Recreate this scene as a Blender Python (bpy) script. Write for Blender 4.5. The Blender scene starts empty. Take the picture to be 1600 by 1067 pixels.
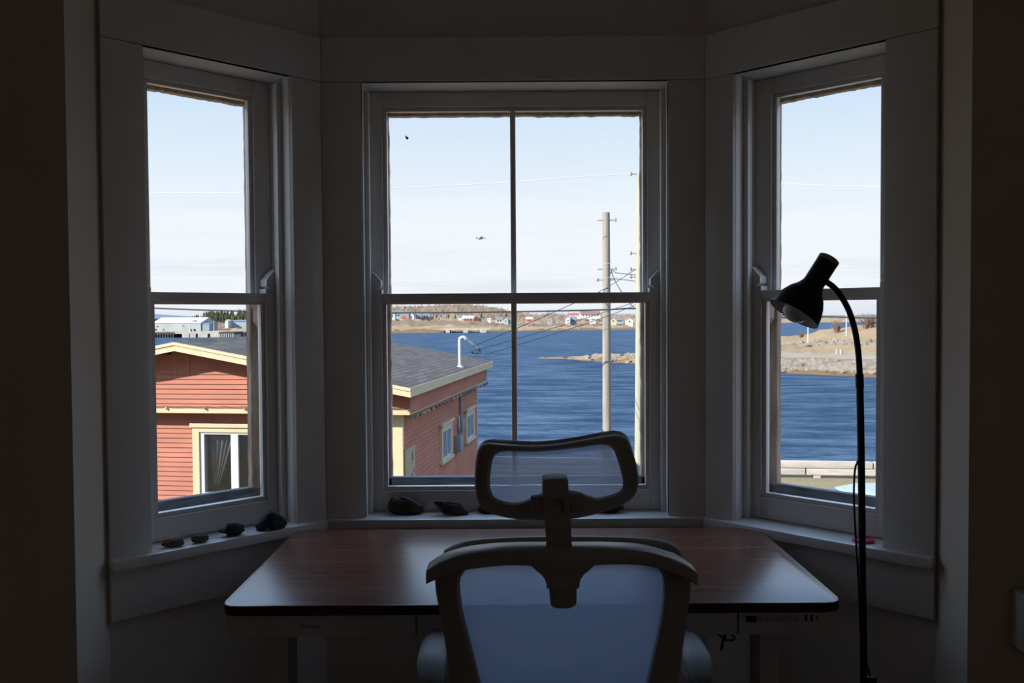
import bpy, bmesh, math, random
from mathutils import Vector, Matrix, noise
random.seed(7)
R_ = math.radians
SC = bpy.context.scene
COL = SC.collection

# ------------------------------------------------------------------ camera
FPX, PITCH, ROLL, EYE = 1400.0, .029, .0065, 1.32
CAMP = Vector((0, 0, EYE))
cF = Vector((0, math.cos(PITCH), -math.sin(PITCH)))
_r0 = Vector((1, 0, 0)); _u0 = Vector((0, math.sin(PITCH), math.cos(PITCH)))
cR = _r0*math.cos(ROLL) - _u0*math.sin(ROLL)
cU = _r0*math.sin(ROLL) + _u0*math.cos(ROLL)
cd = bpy.data.cameras.new('camera'); cam = bpy.data.objects.new('camera', cd); COL.objects.link(cam)
M = Matrix((cR, cU, -cF)).transposed().to_4x4(); M.translation = CAMP
cam.matrix_world = M
cd.sensor_width = 36; cd.lens = FPX/1600*36; cd.clip_start = .05; cd.clip_end = 20000
SC.camera = cam

# ------------------------------------------------------------------ world, sun, exposure
SUN_AZ, SUN_EL = R_(58), R_(29)          # the sun stands behind the house, to the left
vs = SC.view_settings
vs.view_transform = 'Standard'; vs.look = 'None'; vs.gamma = 1; vs.use_curve_mapping = False
vs.exposure = 0.0
SKY_STRENGTH = 1.0
SKY_HIGH = 3.9
SUN_STRENGTH = 15.8
SC.cycles.max_bounces = 16; SC.cycles.diffuse_bounces = 8; SC.cycles.glossy_bounces = 6; SC.cycles.transparent_max_bounces = 24
sd = bpy.data.lights.new('sun', 'SUN'); sd.energy = SUN_STRENGTH; sd.angle = R_(.6); sd.color = (1, .94, .84)
so = bpy.data.objects.new('sun', sd); COL.objects.link(so)
_ts = Vector((-math.sin(SUN_AZ)*math.cos(SUN_EL), -math.cos(SUN_AZ)*math.cos(SUN_EL), math.sin(SUN_EL)))
so.rotation_euler = _ts.to_track_quat('Z', 'Y').to_euler(); so.location = _ts*60

def make_world():
    w = bpy.data.worlds.new('sky'); SC.world = w; w.use_nodes = True
    nt = w.node_tree; N = nt.nodes; L = nt.links; N.clear()
    out = N.new('ShaderNodeOutputWorld'); bg = N.new('ShaderNodeBackground')
    tc = N.new('ShaderNodeTexCoord'); sep = N.new('ShaderNodeSeparateXYZ')
    L.new(tc.outputs['Generated'], sep.inputs[0])
    ramp = N.new('ShaderNodeValToRGB'); cr = ramp.color_ramp
    stops = [(0, (.30, .36, .42)), (.49, (.55, .62, .70)), (.505, (.97, 1.0, 1.04)), (.55, (.965, 1.02, 1.07)), (.61, (.70, .86, 1.04)),
             (.66, (.53, .70, .93)), (.78, (.34, .52, .82)), (1, (.22, .37, .66))]
    while len(cr.elements) > 1: cr.elements.remove(cr.elements[-1])
    cr.elements[0].position = stops[0][0]; cr.elements[0].color = (*stops[0][1], 1)
    for p, c in stops[1:]:
        e = cr.elements.new(p); e.color = (*c, 1)
    ma = N.new('ShaderNodeMath'); ma.operation = 'MULTIPLY_ADD'; ma.inputs[1].default_value = .5; ma.inputs[2].default_value = .5
    L.new(sep.outputs['Z'], ma.inputs[0]); L.new(ma.outputs[0], ramp.inputs[0])
    mp = N.new('ShaderNodeMapping'); mp.inputs['Scale'].default_value = (2.2, 2.2, 26); L.new(tc.outputs['Generated'], mp.inputs[0])
    nz = N.new('ShaderNodeTexNoise'); nz.inputs['Scale'].default_value = 1.6; nz.inputs['Detail'].default_value = 5; nz.inputs['Roughness'].default_value = .55
    L.new(mp.outputs[0], nz.inputs[0])
    cl = N.new('ShaderNodeValToRGB'); cl.color_ramp.elements[0].position = .50; cl.color_ramp.elements[1].position = .72
    L.new(nz.outputs['Fac'], cl.inputs[0])
    # clouds sit low over the horizon
    lo = N.new('ShaderNodeMapRange'); lo.inputs['From Min'].default_value = .13; lo.inputs['From Max'].default_value = .035
    lo.inputs['To Min'].default_value = .25; lo.inputs['To Max'].default_value = .85
    L.new(sep.outputs['Z'], lo.inputs['Value'])
    mu = N.new('ShaderNodeMath'); mu.operation = 'MULTIPLY'; L.new(cl.outputs['Color'], mu.inputs[0]); L.new(lo.outputs[0], mu.inputs[1])
    mix = N.new('ShaderNodeMix'); mix.data_type = 'RGBA'
    L.new(mu.outputs[0], mix.inputs['Factor']); L.new(ramp.outputs['Color'], mix.inputs[6]); mix.inputs[7].default_value = (.80, .86, .96, 1)
    # sky boosted above what the windows frame, added to light the room
    hi = N.new('ShaderNodeMapRange'); hi.inputs['From Min'].default_value = .27; hi.inputs['From Max'].default_value = .46
    hi.inputs['To Min'].default_value = SKY_STRENGTH; hi.inputs['To Max'].default_value = SKY_HIGH
    L.new(sep.outputs['Z'], hi.inputs['Value'])
    L.new(mix.outputs[2], bg.inputs['Color']); L.new(hi.outputs[0], bg.inputs['Strength'])
    L.new(bg.outputs[0], out.inputs[0])
make_world()

# ------------------------------------------------------------------ projection helpers (measure a photo point on a known plane)
def ray(x, y): return cF + cR*((x-800)/FPX) + cU*((533.5-y)/FPX)
def onY(x, y, Y): d = ray(x, y); return CAMP + d*(Y/d.y)
def onZ(x, y, Z): d = ray(x, y); return CAMP + d*((Z-EYE)/d.z)
def onP(x, y, P, n): d = ray(x, y); return CAMP + d*((Vector(P)-CAMP).dot(n)/d.dot(n))

# ------------------------------------------------------------------ objects
def tag(o, label=None, cat=None, group=None, kind=None):
    if label: o['label'] = label
    if cat: o['category'] = cat
    if group: o['group'] = group
    if kind: o['kind'] = kind
    return o
def empty(name, loc=(0, 0, 0), rz=0):
    o = bpy.data.objects.new(name, None); COL.objects.link(o); o.location = loc; o.rotation_euler = (0, 0, rz); o.empty_display_size = .1
    return o
def copy_tree(o, parent=None):
    c = o.copy(); COL.objects.link(c); c.parent = parent
    for ch in list(o.children): copy_tree(ch, c)
    return c

class MB:
    def __init__(s): s.bm = bmesh.new()
    def face(s, pts, mi=0):
        f = s.bm.faces.new([s.bm.verts.new(p) for p in pts]); f.material_index = mi; return f
    def hexa(s, b, t, mi=0):
        v = [s.bm.verts.new(p) for p in b] + [s.bm.verts.new(p) for p in t]; n = len(b)
        fs = [s.bm.faces.new(v[:n][::-1]), s.bm.faces.new(v[n:])]
        for i in range(n): fs.append(s.bm.faces.new([v[i], v[(i+1) % n], v[n+(i+1) % n], v[n+i]]))
        for f in fs: f.material_index = mi
        return fs
    def _bev(s, fs, w, seg=2):
        es = list({e for f in fs for e in f.edges})
        bmesh.ops.bevel(s.bm, geom=es, offset=w, segments=seg, profile=.6, affect='EDGES', clamp_overlap=True)
    def box(s, x0, x1, y0, y1, z0, z1, bev=0, T=None, mi=0):
        b = [Vector(p) for p in ((x0, y0, z0), (x1, y0, z0), (x1, y1, z0), (x0, y1, z0))]
        t = [Vector(p) for p in ((x0, y0, z1), (x1, y0, z1), (x1, y1, z1), (x0, y1, z1))]
        if T is not None: b = [T @ p for p in b]; t = [T @ p for p in t]
        fs = s.hexa(b, t, mi)
        if bev: s._bev(fs, bev)
        return s
    def prism(s, poly, z0, z1, bev=0, mi=0):
        fs = s.hexa([Vector((x, y, z0)) for x, y in poly], [Vector((x, y, z1)) for x, y in poly], mi)
        if bev: s._bev(fs, bev)
        return s
    def slab(s, poly, y0, y1, bev=0, T=None, mi=0):      # polygon in x,z extruded along y
        b = [Vector((x, y0, z)) for x, z in poly]; t = [Vector((x, y1, z)) for x, z in poly]
        if T is not None: b = [T @ p for p in b]; t = [T @ p for p in t]
        fs = s.hexa(b, t, mi)
        if bev: s._bev(fs, bev)
        return s
    def tube(s, pts, r, n=10, cap=True, mi=0):
        pts = [Vector(p) for p in pts]; k = len(pts)
        rr = r if isinstance(r, (list, tuple)) else [r]*k
        rings = []; up = None
        for i, p in enumerate(pts):
            d = (pts[min(i+1, k-1)] - pts[max(i-1, 0)]).normalized()
            if up is None: up = Vector((0, 0, 1)) if abs(d.z) < .9 else Vector((0, 1, 0))
            a = d.cross(up)
            if a.length < 1e-6: a = d.cross(Vector((1, 0, 0)))
            a.normalize(); b = a.cross(d).normalized(); up = b
            rings.append([s.bm.verts.new(p + (a*math.cos(2*math.pi*j/n) + b*math.sin(2*math.pi*j/n))*rr[i]) for j in range(n)])
        for i in range(k-1):
            for j in range(n):
                s.bm.faces.new([rings[i][j], rings[i][(j+1) % n], rings[i+1][(j+1) % n], rings[i+1][j]]).material_index = mi
        if cap:
            s.bm.faces.new(rings[0][::-1]).material_index = mi; s.bm.faces.new(rings[-1]).material_index = mi
        return s
    def lathe(s, prof, n=24, T=None, mi=0):
        rings = []
        for r, z in prof:
            if r < 1e-6: P = [Vector((0, 0, z))]
            else: P = [Vector((r*math.cos(2*math.pi*j/n), r*math.sin(2*math.pi*j/n), z)) for j in range(n)]
            if T is not None: P = [T @ p for p in P]
            rings.append([s.bm.verts.new(p) for p in P])
        for A, B in zip(rings, rings[1:]):
            if len(A) == 1 and len(B) == 1: continue
            for j in range(n):
                k = (j+1) % n
                if len(A) == 1: f = [A[0], B[k], B[j]]
                elif len(B) == 1: f = [A[j], A[k], B[0]]
                else: f = [A[j], A[k], B[k], B[j]]
                s.bm.faces.new(f).material_index = mi
        return s
    def band(s, A, B, th, closed=False, ch=.006, ax=Vector((0, 1, 0))):    # rounded strip between two polylines
        rings = []
        for a, b in zip(A, B):
            a = Vector(a); b = Vector(b); L = max((b-a).length, 1e-5); c = min(.35, ch/L); q = max(0, 1-2*ch/th)
            sec = ((c, -1), (1-c, -1), (1, -q), (1, q), (1-c, 1), (c, 1), (0, q), (0, -q))
            rings.append([s.bm.verts.new(a.lerp(b, u) + ax*(t*th/2)) for u, t in sec])
        k = len(rings)
        for i in range(k if closed else k-1):
            P, Q = rings[i], rings[(i+1) % k]
            for j in range(8): s.bm.faces.new([P[j], P[(j+1) % 8], Q[(j+1) % 8], Q[j]])
        if not closed: s.bm.faces.new(rings[0][::-1]); s.bm.faces.new(rings[-1])
        return s
    def ball(s, c, r, sub=2, sc=(1, 1, 1), mi=0):
        T = Matrix.Translation(c) @ Matrix.Diagonal((*[r*k for k in sc], 1))
        g = bmesh.ops.create_icosphere(s.bm, subdivisions=sub, radius=1, matrix=T)
        for v in g['verts']:
            for f in v.link_faces: f.material_index = mi
        return s
    def done(s, name, mat, parent=None, smooth=None, loc=None, rz=0):
        bmesh.ops.recalc_face_normals(s.bm, faces=s.bm.faces)
        me = bpy.data.meshes.new(name); s.bm.to_mesh(me); s.bm.free()
        for m in (mat if isinstance(mat, (list, tuple)) else [mat]): me.materials.append(m)
        if smooth is not None:
            me.polygons.foreach_set('use_smooth', [True]*len(me.polygons))
            me.set_sharp_from_angle(angle=R_(smooth))
        o = bpy.data.objects.new(name, me); COL.objects.link(o)
        if parent: o.parent = parent
        if loc is not None: o.location = loc
        o.rotation_euler = (0, 0, rz)
        return o

def spline(pts, n=6, closed=False):
    P = [Vector(p) for p in pts]; k = len(P); out = []
    rng = range(k) if closed else range(k-1)
    for i in rng:
        if closed: a, b, c, d = P[i-1], P[i], P[(i+1) % k], P[(i+2) % k]
        else: a, b, c, d = P[max(i-1, 0)], P[i], P[i+1], P[min(i+2, k-1)]
        for j in range(n):
            t = j/n
            out.append(.5*((2*b) + (c-a)*t + (2*a-5*b+4*c-d)*t*t + (3*b-a-3*c+d)*t*t*t))
    if not closed: out.append(P[-1])
    return out
def resample(P, n):
    P = [Vector(p) for p in P]; D = [0]
    for a, b in zip(P, P[1:]): D.append(D[-1] + (b-a).length)
    out = []; k = 0
    for i in range(n):
        t = D[-1]*i/(n-1)
        while k < len(P)-2 and D[k+1] < t: k += 1
        s = (t-D[k])/max(D[k+1]-D[k], 1e-9); out.append(P[k].lerp(P[k+1], s))
    return out
def star_loop(pts, c, n):       # closed 2D loop resampled by angle about c
    P = pts; out = []
    for i in range(n):
        a = 2*math.pi*i/n; d = (math.cos(a), math.sin(a)); best = None
        for p, q in zip(P, P[1:]+P[:1]):
            ex, ey = q[0]-p[0], q[1]-p[1]; den = d[0]*ey - d[1]*ex
            if abs(den) < 1e-9: continue
            wx, wy = p[0]-c[0], p[1]-c[1]
            t = (wx*ey - wy*ex)/den; u = (wx*d[1] - wy*d[0])/den
            if t > 0 and -1e-6 <= u <= 1+1e-6 and (best is None or t > best): best = t
        out.append((c[0]+d[0]*best, c[1]+d[1]*best))
    return out

# ------------------------------------------------------------------ materials
def newmat(name):
    m = bpy.data.materials.new(name); m.use_nodes = True
    nt = m.node_tree; return m, nt.nodes, nt.links, nt.nodes['Principled BSDF']
def coords(N, L, scale=(1, 1, 1), rot=(0, 0, 0)):
    tc = N.new('ShaderNodeTexCoord'); mp = N.new('ShaderNodeMapping'); mp.inputs['Scale'].default_value = scale; mp.inputs['Rotation'].default_value = rot
    L.new(tc.outputs['Object'], mp.inputs[0]); return mp.outputs[0]
def noise_n(N, L, vec, scale, detail=4, rough=.55):
    n = N.new('ShaderNodeTexNoise'); n.inputs['Scale'].default_value = scale; n.inputs['Detail'].default_value = detail; n.inputs['Roughness'].default_value = rough
    L.new(vec, n.inputs[0]); return n.outputs['Fac']
def ramp_n(N, L, fac, stops, interp='LINEAR'):
    r = N.new('ShaderNodeValToRGB'); cr = r.color_ramp; cr.interpolation = interp
    while len(cr.elements) > 1: cr.elements.remove(cr.elements[-1])
    cr.elements[0].position = stops[0][0]; cr.elements[0].color = (*stops[0][1], 1)
    for p, c in stops[1:]:
        e = cr.elements.new(p); e.color = (*c, 1)
    L.new(fac, r.inputs[0]); return r.outputs['Color']
def mixc(N, L, fac, a, b, mode='MIX'):
    m = N.new('ShaderNodeMix'); m.data_type = 'RGBA'; m.blend_type = mode
    for s, v in ((m.inputs['Factor'], fac), (m.inputs[6], a), (m.inputs[7], b)):
        if isinstance(v, (int, float)): s.default_value = v
        elif isinstance(v, tuple): s.default_value = (*v, 1)
        else: L.new(v, s)
    return m.outputs[2]
def bump_n(N, L, h, strength, dist=.01):
    b = N.new('ShaderNodeBump'); b.inputs['Strength'].default_value = strength; b.inputs['Distance'].default_value = dist
    L.new(h, b.inputs['Height']); return b.outputs[0]
ALB = 1.0      # outdoor paints and soils are darker than they look under this bright sky
def mat(name, col, rough=.6, spec=.4, var=.12, scale=8, stretch=(1, 1, 1), bump=0, bdist=.002, metal=0, detail=4):
    m, N, L, B = newmat(name)
    v = coords(N, L, stretch); f = noise_n(N, L, v, scale, detail)
    col = tuple(c*ALB for c in col)
    a = tuple(c*(1-var) for c in col); b = tuple(min(1, c*(1+var)) for c in col)
    L.new(ramp_n(N, L, f, [(.3, a), (.7, b)]), B.inputs['Base Color'])
    B.inputs['Roughness'].default_value = rough; B.inputs['Specular IOR Level'].default_value = spec; B.inputs['Metallic'].default_value = metal
    if bump: L.new(bump_n(N, L, noise_n(N, L, v, scale*4, 5), bump, bdist), B.inputs['Normal'])
    return m

PAINT = mat('white_painted_wood', (.73, .69, .655), .24, .5, .04, 6, bump=.03)
WALLP = mat('wall_paint', (.68, .62, .57), .8, .2, .05, 5, bump=.05)
ROOMP = mat('room_wall_paint', (.66, .56, .46), .85, .2, .05, 3)
CEILP = mat('ceiling_paint', (.8, .74, .67), .9, .2, .03, 3)
FLOORM = mat('floor_boards', (.42, .28, .17), .5, .4, .25, 4, (1, 12, 1))
STORM = mat('weathered_storm_wood', (.44, .33, .25), .8, .2, .35, 14, (3, 3, .6), bump=.3)
SILLOUT = mat('weathered_sill_wood', (.17, .18, .19), .8, .2, .4, 30, (.4, 3, 3), bump=.3)

def glass_mat(name, tint=(1, 1, 1), base=.035, dirt=0):
    m, N, L, B = newmat(name); N.remove(B); out = N['Material Output']
    t = N.new('ShaderNodeBsdfTransparent'); t.inputs[0].default_value = (*tint, 1)
    g = N.new('ShaderNodeBsdfGlossy'); g.inputs['Roughness'].default_value = .02
    lw = N.new('ShaderNodeLayerWeight'); lw.inputs['Blend'].default_value = .5
    p = N.new('ShaderNodeMath'); p.operation = 'POWER'; p.inputs[1].default_value = 5; L.new(lw.outputs['Facing'], p.inputs[0])
    q = N.new('ShaderNodeMath'); q.operation = 'MULTIPLY_ADD'; q.inputs[1].default_value = .6; q.inputs[2].default_value = base; L.new(p.outputs[0], q.inputs[0])
    mx = N.new('ShaderNodeMixShader'); L.new(q.outputs[0], mx.inputs[0]); L.new(t.outputs[0], mx.inputs[1]); L.new(g.outputs[0], mx.inputs[2])
    res = mx.outputs[0]
    if dirt:
        d = N.new('ShaderNodeBsdfDiffuse'); d.inputs[0].default_value = (.8, .8, .8, 1)
        v = coords(N, L); f = noise_n(N, L, v, 60, 6, .7)
        r = ramp_n(N, L, f, [(.60, (0, 0, 0)), (.85, (dirt, dirt, dirt))])
        m2 = N.new('ShaderNodeMixShader'); L.new(r, m2.inputs[0]); L.new(res, m2.inputs[1]); L.new(d.outputs[0], m2.inputs[2]); res = m2.outputs[0]
    L.new(res, out.inputs[0]); return m
GLASS = glass_mat('window_glass', (.985, .99, .99), .03, .06)

# ------------------------------------------------------------------ the room
WT = .02        # boards stand this far in front of the wall plane
TH = .17        # wall thickness
CL = Vector((-.5245, 2.5)); CR_ = Vector((.5385, 2.5))
S2 = math.sqrt(.5)
uL = Vector((S2, S2)); nL = Vector((-S2, S2)); uR = Vector((S2, -S2)); nR = Vector((S2, S2)); uC = Vector((1, 0)); nC = Vector((0, 1))
def isect(p, d, q, e):
    den = d.x*e.y - d.y*e.x; w = q-p; return p + d*((w.x*e.y - w.y*e.x)/den)
XL, XR = -.955, .988        # the two reveals of the bay
ZB, ZT = .755, 1.970        # window opening
CEIL = 2.5
HEAD = 2.09
FRY = 1.938                 # room front wall
def off(P, n, o): return P + n*o
def corner(o, left=True):
    if left: return isect(off(CL, nL, o), uL, off(CL, nC, o), uC)
    return isect(off(CR_, nR, o), uR, off(CR_, nC, o), uC)
# opening limits measured along each wall (left wall: u negative from the corner)
OL = (-.494, -.0925); OC = (-.4145, .4375); OR = (.088, .499)

def wall(name, base, u, n, o0, o1, pin0, pin1, pout0, pout1):
    a0 = off(base, n, WT) + u*o0; a1 = off(base, n, WT) + u*o1
    b0 = off(base, n, WT+TH) + u*o0; b1 = off(base, n, WT+TH) + u*o1
    m = MB()
    m.prism([pin0, a0, b0, pout0], 0, CEIL); m.prism([a1, pin1, pout1, b1], 0, CEIL)
    m.prism([a0, a1, b1, b0], 0, ZB-.03); m.prism([a0, a1, b1, b0], ZT+.02, CEIL)
    return tag(m.done(name, WALLP), kind='structure')
ci, co = corner(WT), corner(WT+TH); di, do_ = corner(WT, False), corner(WT+TH, False)
eLi = isect(off(CL, nL, WT), uL, Vector((XL, 0)), Vector((0, 1))); eLo = isect(off(CL, nL, WT+TH), uL, Vector((0, eLi.y-.002)), uC)
eRi = isect(off(CR_, nR, WT), uR, Vector((XR, 0)), Vector((0, 1))); eRo = isect(off(CR_, nR, WT+TH), uR, Vector((0, eRi.y-.002)), uC)
wall('wall_bay_left', CL, uL, nL, OL[0]-.015, OL[1]+.015, eLi, ci, eLo, co)
wall('wall_bay_center', Vector((0, 2.5)), uC, nC, OC[0]-.015, OC[1]+.015, ci, di, co, do_)
wall('wall_bay_right', CR_, uR, nR, OR[0]-.015, OR[1]+.015, di, eRi, do_, eRo)
RW, RB = 2.3, -2.6
def sbox(name, m_, *a): return tag(MB().box(*a).done(name, m_), kind='structure')
sbox('wall_front_left', ROOMP, -RW, XL, FRY, eLi.y, 0, CEIL)
sbox('wall_front_right', ROOMP, XR, RW, FRY-.006, eRi.y, 0, CEIL)
sbox('wall_left', ROOMP, -RW-.15, -RW, RB, eLi.y, 0, CEIL)
# unseen window added in the side wall to fill the room with light
q0, q1, qz0, qz1 = -1.75, -1.0, .95, 2.0
m = MB(); m.box(RW, RW+.15, RB, q0, 0, CEIL); m.box(RW, RW+.15, q1, eRi.y, 0, CEIL); m.box(RW, RW+.15, q0, q1, 0, qz0); m.box(RW, RW+.15, q0, q1, qz1, CEIL)
tag(m.done('wall_right', ROOMP), kind='structure')
w4 = empty('window_4', (RW, (q0+q1)/2, 0)); tag(w4, kind='structure'); hq = (q1-q0)/2
m = MB()
for a, b, c, d in ((-hq-.1, -hq, qz0-.1, qz1+.1), (hq, hq+.1, qz0-.1, qz1+.1), (-hq, hq, qz1, qz1+.1), (-hq, hq, qz0-.1, qz0)): m.box(-.018, -.0005, a, b, c, d, .002)
m.done('casing', PAINT, w4, 30)
m = MB()
for a, b, c, d in ((-hq+.001, -hq+.05, qz0+.001, qz1-.001), (hq-.05, hq-.001, qz0+.001, qz1-.001), (-hq+.05, hq-.05, qz1-.05, qz1-.001), (-hq+.05, hq-.05, qz0+.001, qz0+.06), (-hq+.05, hq-.05 , 1.45, 1.49)): m.box(.05, .09, a, b, c, d, .002)
sq = m.done('sash', PAINT, w4, 30)
MB().box(.068, .071, -hq+.045, hq-.045, qz0+.05, qz1-.045).done('glass_pane', GLASS, sq)
sbox('wall_back', ROOMP, -RW-.15, RW+.15, RB-.15, RB, 0, CEIL)
def slabpoly(name, m_, z0, z1):
    P = [(-RW-.15, RB-.15), (RW+.15, RB-.15), (RW+.15, eRi.y), (eRo.x, eRo.y), (do_.x, do_.y), (co.x, co.y), (eLo.x, eLo.y), (-RW-.15, eLi.y)]
    return tag(MB().prism(P, z0, z1).done(name, m_), kind='structure')
slabpoly('floor', FLOORM, -.2, 0); slabpoly('ceiling', CEILP, CEIL, CEIL+.2)

# ------------------------------------------------------------------ the three windows (local x along the wall, y outwards, z up)
def make_window(n, base, u, x0, x1, ends, muntin, seam):
    """ends: (casing left outer, casing right outer); seam: plan corner points of the sill in local x,y on each side."""
    rz = math.atan2(u.y, u.x)
    w = empty('window_%d' % n, (base.x, base.y, 0), rz); tag(w, kind='structure')
    def P(m, name, mt=PAINT, par=w, sm=30): return m.done(name, mt, par, sm)
    (l0, l1), (r0, r1) = ends      # outer ends at the front plane, at the wall plane
    for a0, a1, b in ((l0, l1, x0), (r0, r1, x1)):
        poly = [(a0, 0), (b, 0), (b, WT-.001), (a1, WT-.001)]
        P(MB().prism(poly, ZB, ZT-.0015, .0012), 'casing')
    P(MB().prism([(l0, 0), (r0, 0), (r1, WT-.001), (l1, WT-.001)], ZT, HEAD, .0012), 'head_casing')
    # stool and apron
    (s0, s1) = seam
    P(MB().prism([s0[0], s1[0], s1[1], (x1+.014, WT-.002), (x1+.014, .19), (x0-.014, .19), (x0-.014, WT-.002), s0[1]], ZB-.025, ZB, .003), 'sill')
    zapr = .606
    P(MB().prism([(l0, .001), (r0, .001), (r1, WT-.001), (l1, WT-.001)], zapr, ZB-.0255, .0012), 'apron')
    # jamb lining
    j = MB(); d = .152
    j.box(x0-.014, x0, WT, d, ZB, ZT+.014); j.box(x1, x1+.014, WT, d, ZB, ZT+.014); j.box(x0, x1, .001, d, ZT, ZT+.014)
    j.box(x0-.001, x0, .001, WT, ZB, ZT); j.box(x1, x1+.001, .001, WT, ZB, ZT)
    P(j, 'jamb')
    j = MB(); j.box(x0-.014, x0, d, .195, ZB, ZT+.014); j.box(x1, x1+.014, d, .195, ZB, ZT+.014); j.box(x0, x1, d, .195, ZT, ZT+.014)
    j.box(x0-.014, x1+.014, .19, .23, ZB-.06, ZB-.001)
    P(j, 'outer_frame', STORM)
    st = .0125 if muntin else .015
    s = MB()
    for a, b in ((x0, x0+st), (x1-st, x1)):
        s.box(a, b, .053, .0745, ZB, ZT-.012, .002)
    P(s, 'stop_bead')
    P(MB().box(x0, x1, .138, .1515, ZT-.012, ZT, .002), 'head_stop')
    LW = .041 if muntin else .042; bw = .012
    ya, yb = .076, .111
    zr0, zr1 = 1.360, 1.385
    # lower sash
    ls = MB()
    for a, b in ((x0+.002, x0+LW), (x1-LW, x1-.002)): ls.box(a, b, ya, yb, ZB+.002, zr1, .002)
    ls.box(x0+LW, x1-LW, ya, yb, ZB+.002, .815, .002); ls.box(x0+LW, x1-LW, ya, yb, zr0, zr1, .002)
    lo = P(ls, 'lower_sash')
    g = MB()
    g.box(x0+LW, x0+LW+bw, ya+.008, yb-.008, .815, zr0, .002); g.box(x1-LW-bw, x1-LW, ya+.008, yb-.008, .815, zr0, .002)
    g.box(x0+LW+bw, x1-LW-bw, ya+.008, yb-.008, .815, .815+bw, .002); g.box(x0+LW+bw, x1-LW-bw, ya+.012, yb-.008, zr0-.006, zr0, .001)
    P(g, 'glazing_bead', par=lo)
    for sgn in (1, -1):        # horns standing on the stiles
        e = x0+.002 if sgn > 0 else x1-.002
        pts = [(0, zr1-.001), (.040, zr1-.001), (.040, zr1+.012), (.022, zr1+.0125), (.037, zr1+.020), (.037, zr1+.038), (.011, zr1+.066), (0, zr1+.067)]
        m = MB(); m.slab([(e+sgn*px, z) for px, z in pts], ya, yb, .0008); P(m, 'sash_horn', par=lo)
    yg = (ya+yb)/2
    xm = (x0+x1)/2 - .0055
    if muntin:
        m = MB(); m.box(xm-.008, xm+.008, ya+.004, yb-.004, .815+bw, zr0-.004, .003); m.box(xm-.0035, xm+.0035, ya, ya+.006, .815+bw, zr0-.004, .001); P(m, 'muntin', par=lo)
        spans = ((x0+LW+.004, xm-.0075), (xm+.0075, x1-LW-.004))
    else: spans = ((x0+LW+.004, x1-LW-.004),)
    for a, b in spans: P(MB().box(a, b, yg-.0015, yg+.0015, .820, zr0-.001), 'glass_pane', GLASS, lo, None)
    # upper sash
    ya, yb = .116, .150; uw = .042 if muntin else .050
    us = MB()
    for a, b in ((x0+.001, x0+uw), (x1-uw, x1-.001)): us.box(a, b, ya, yb, zr0+.002, ZT-.001, .002)
    us.box(x0+uw, x1-uw, ya, yb, 1.926, ZT-.001, .002); us.box(x0+uw, x1-uw, ya, yb, zr0+.002, zr1-.002, .002)
    up = P(us, 'upper_sash')
    g = MB()
    g.box(x0+uw, x0+uw+bw, ya+.008, yb-.008, zr1-.002, 1.926, .002); g.box(x1-uw-bw, x1-uw, ya+.008, yb-.008, zr1-.002, 1.926, .002)
    g.box(x0+uw+bw, x1-uw-bw, ya+.008, yb-.008, 1.926-bw, 1.926, .002)
    P(g, 'glazing_bead', par=up)
    for sgn in (1, -1):        # horns hanging under the upper sash, seen through the lower glass
        e = x0+.001 if sgn > 0 else x1-.001
        pts = [(0, zr0+.003), (.045, zr0+.003), (.045, zr0-.012), (.041, zr0-.02), (.041, zr0-.052), (.03, zr0-.066), (.018, zr0-.085), (0, zr0-.11)]
        P(MB().slab([(e+sgn*px, z) for px, z in pts], ya, yb, .0008), 'sash_horn', STORM, up)
    yg = (ya+yb)/2
    if muntin:
        m = MB(); m.box(xm-.008, xm+.008, ya+.004, yb-.004, zr1-.002, 1.916, .003); m.box(xm-.0035, xm+.0035, ya, ya+.006, zr1-.002, 1.916, .001); P(m, 'muntin', par=up)
        spans = ((x0+uw+.004, xm-.0075), (xm+.0075, x1-uw-.004))
    else: spans = ((x0+uw+.004, x1-uw-.004),)
    for a, b in spans: P(MB().box(a, b, yg-.0015, yg+.0015, zr1-.003, 1.922), 'glass_pane', GLASS, up, None)
    # storm frame outside, ragged old paint along its edges
    sw = .054 if muntin else .042
    y0, y1 = .165, .190
    m = MB(); nn = 60
    def edge(pa, pb, dirv):
        pa, pb = Vector(pa), Vector(pb); A = []; B = []
        for i in range(nn+1):
            p = pa.lerp(pb, i/nn); k = noise.noise(p*30 + Vector((n*7, 0, 0)))*.0011 + noise.noise(p*110)*.0010
            A.append(p); B.append(p + Vector(dirv)*(1 + k/ .03))
        m.band(A, B, y1-y0, ch=.002)
    ym = (y0+y1)/2
    edge((x0, ym, ZB), (x0, ym, ZT), (sw, 0, 0)); edge((x1, ym, ZB), (x1, ym, ZT), (-sw, 0, 0))
    edge((x0, ym, ZT), (x1, ym, ZT), (0, 0, -.060))
    P(m, 'storm_frame', STORM)
    m = MB(); m.box(x0, x1, y0, y1, ZB, ZB+.084, .003); P(m, 'storm_bottom_rail', SILLOUT)
    return w

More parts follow.
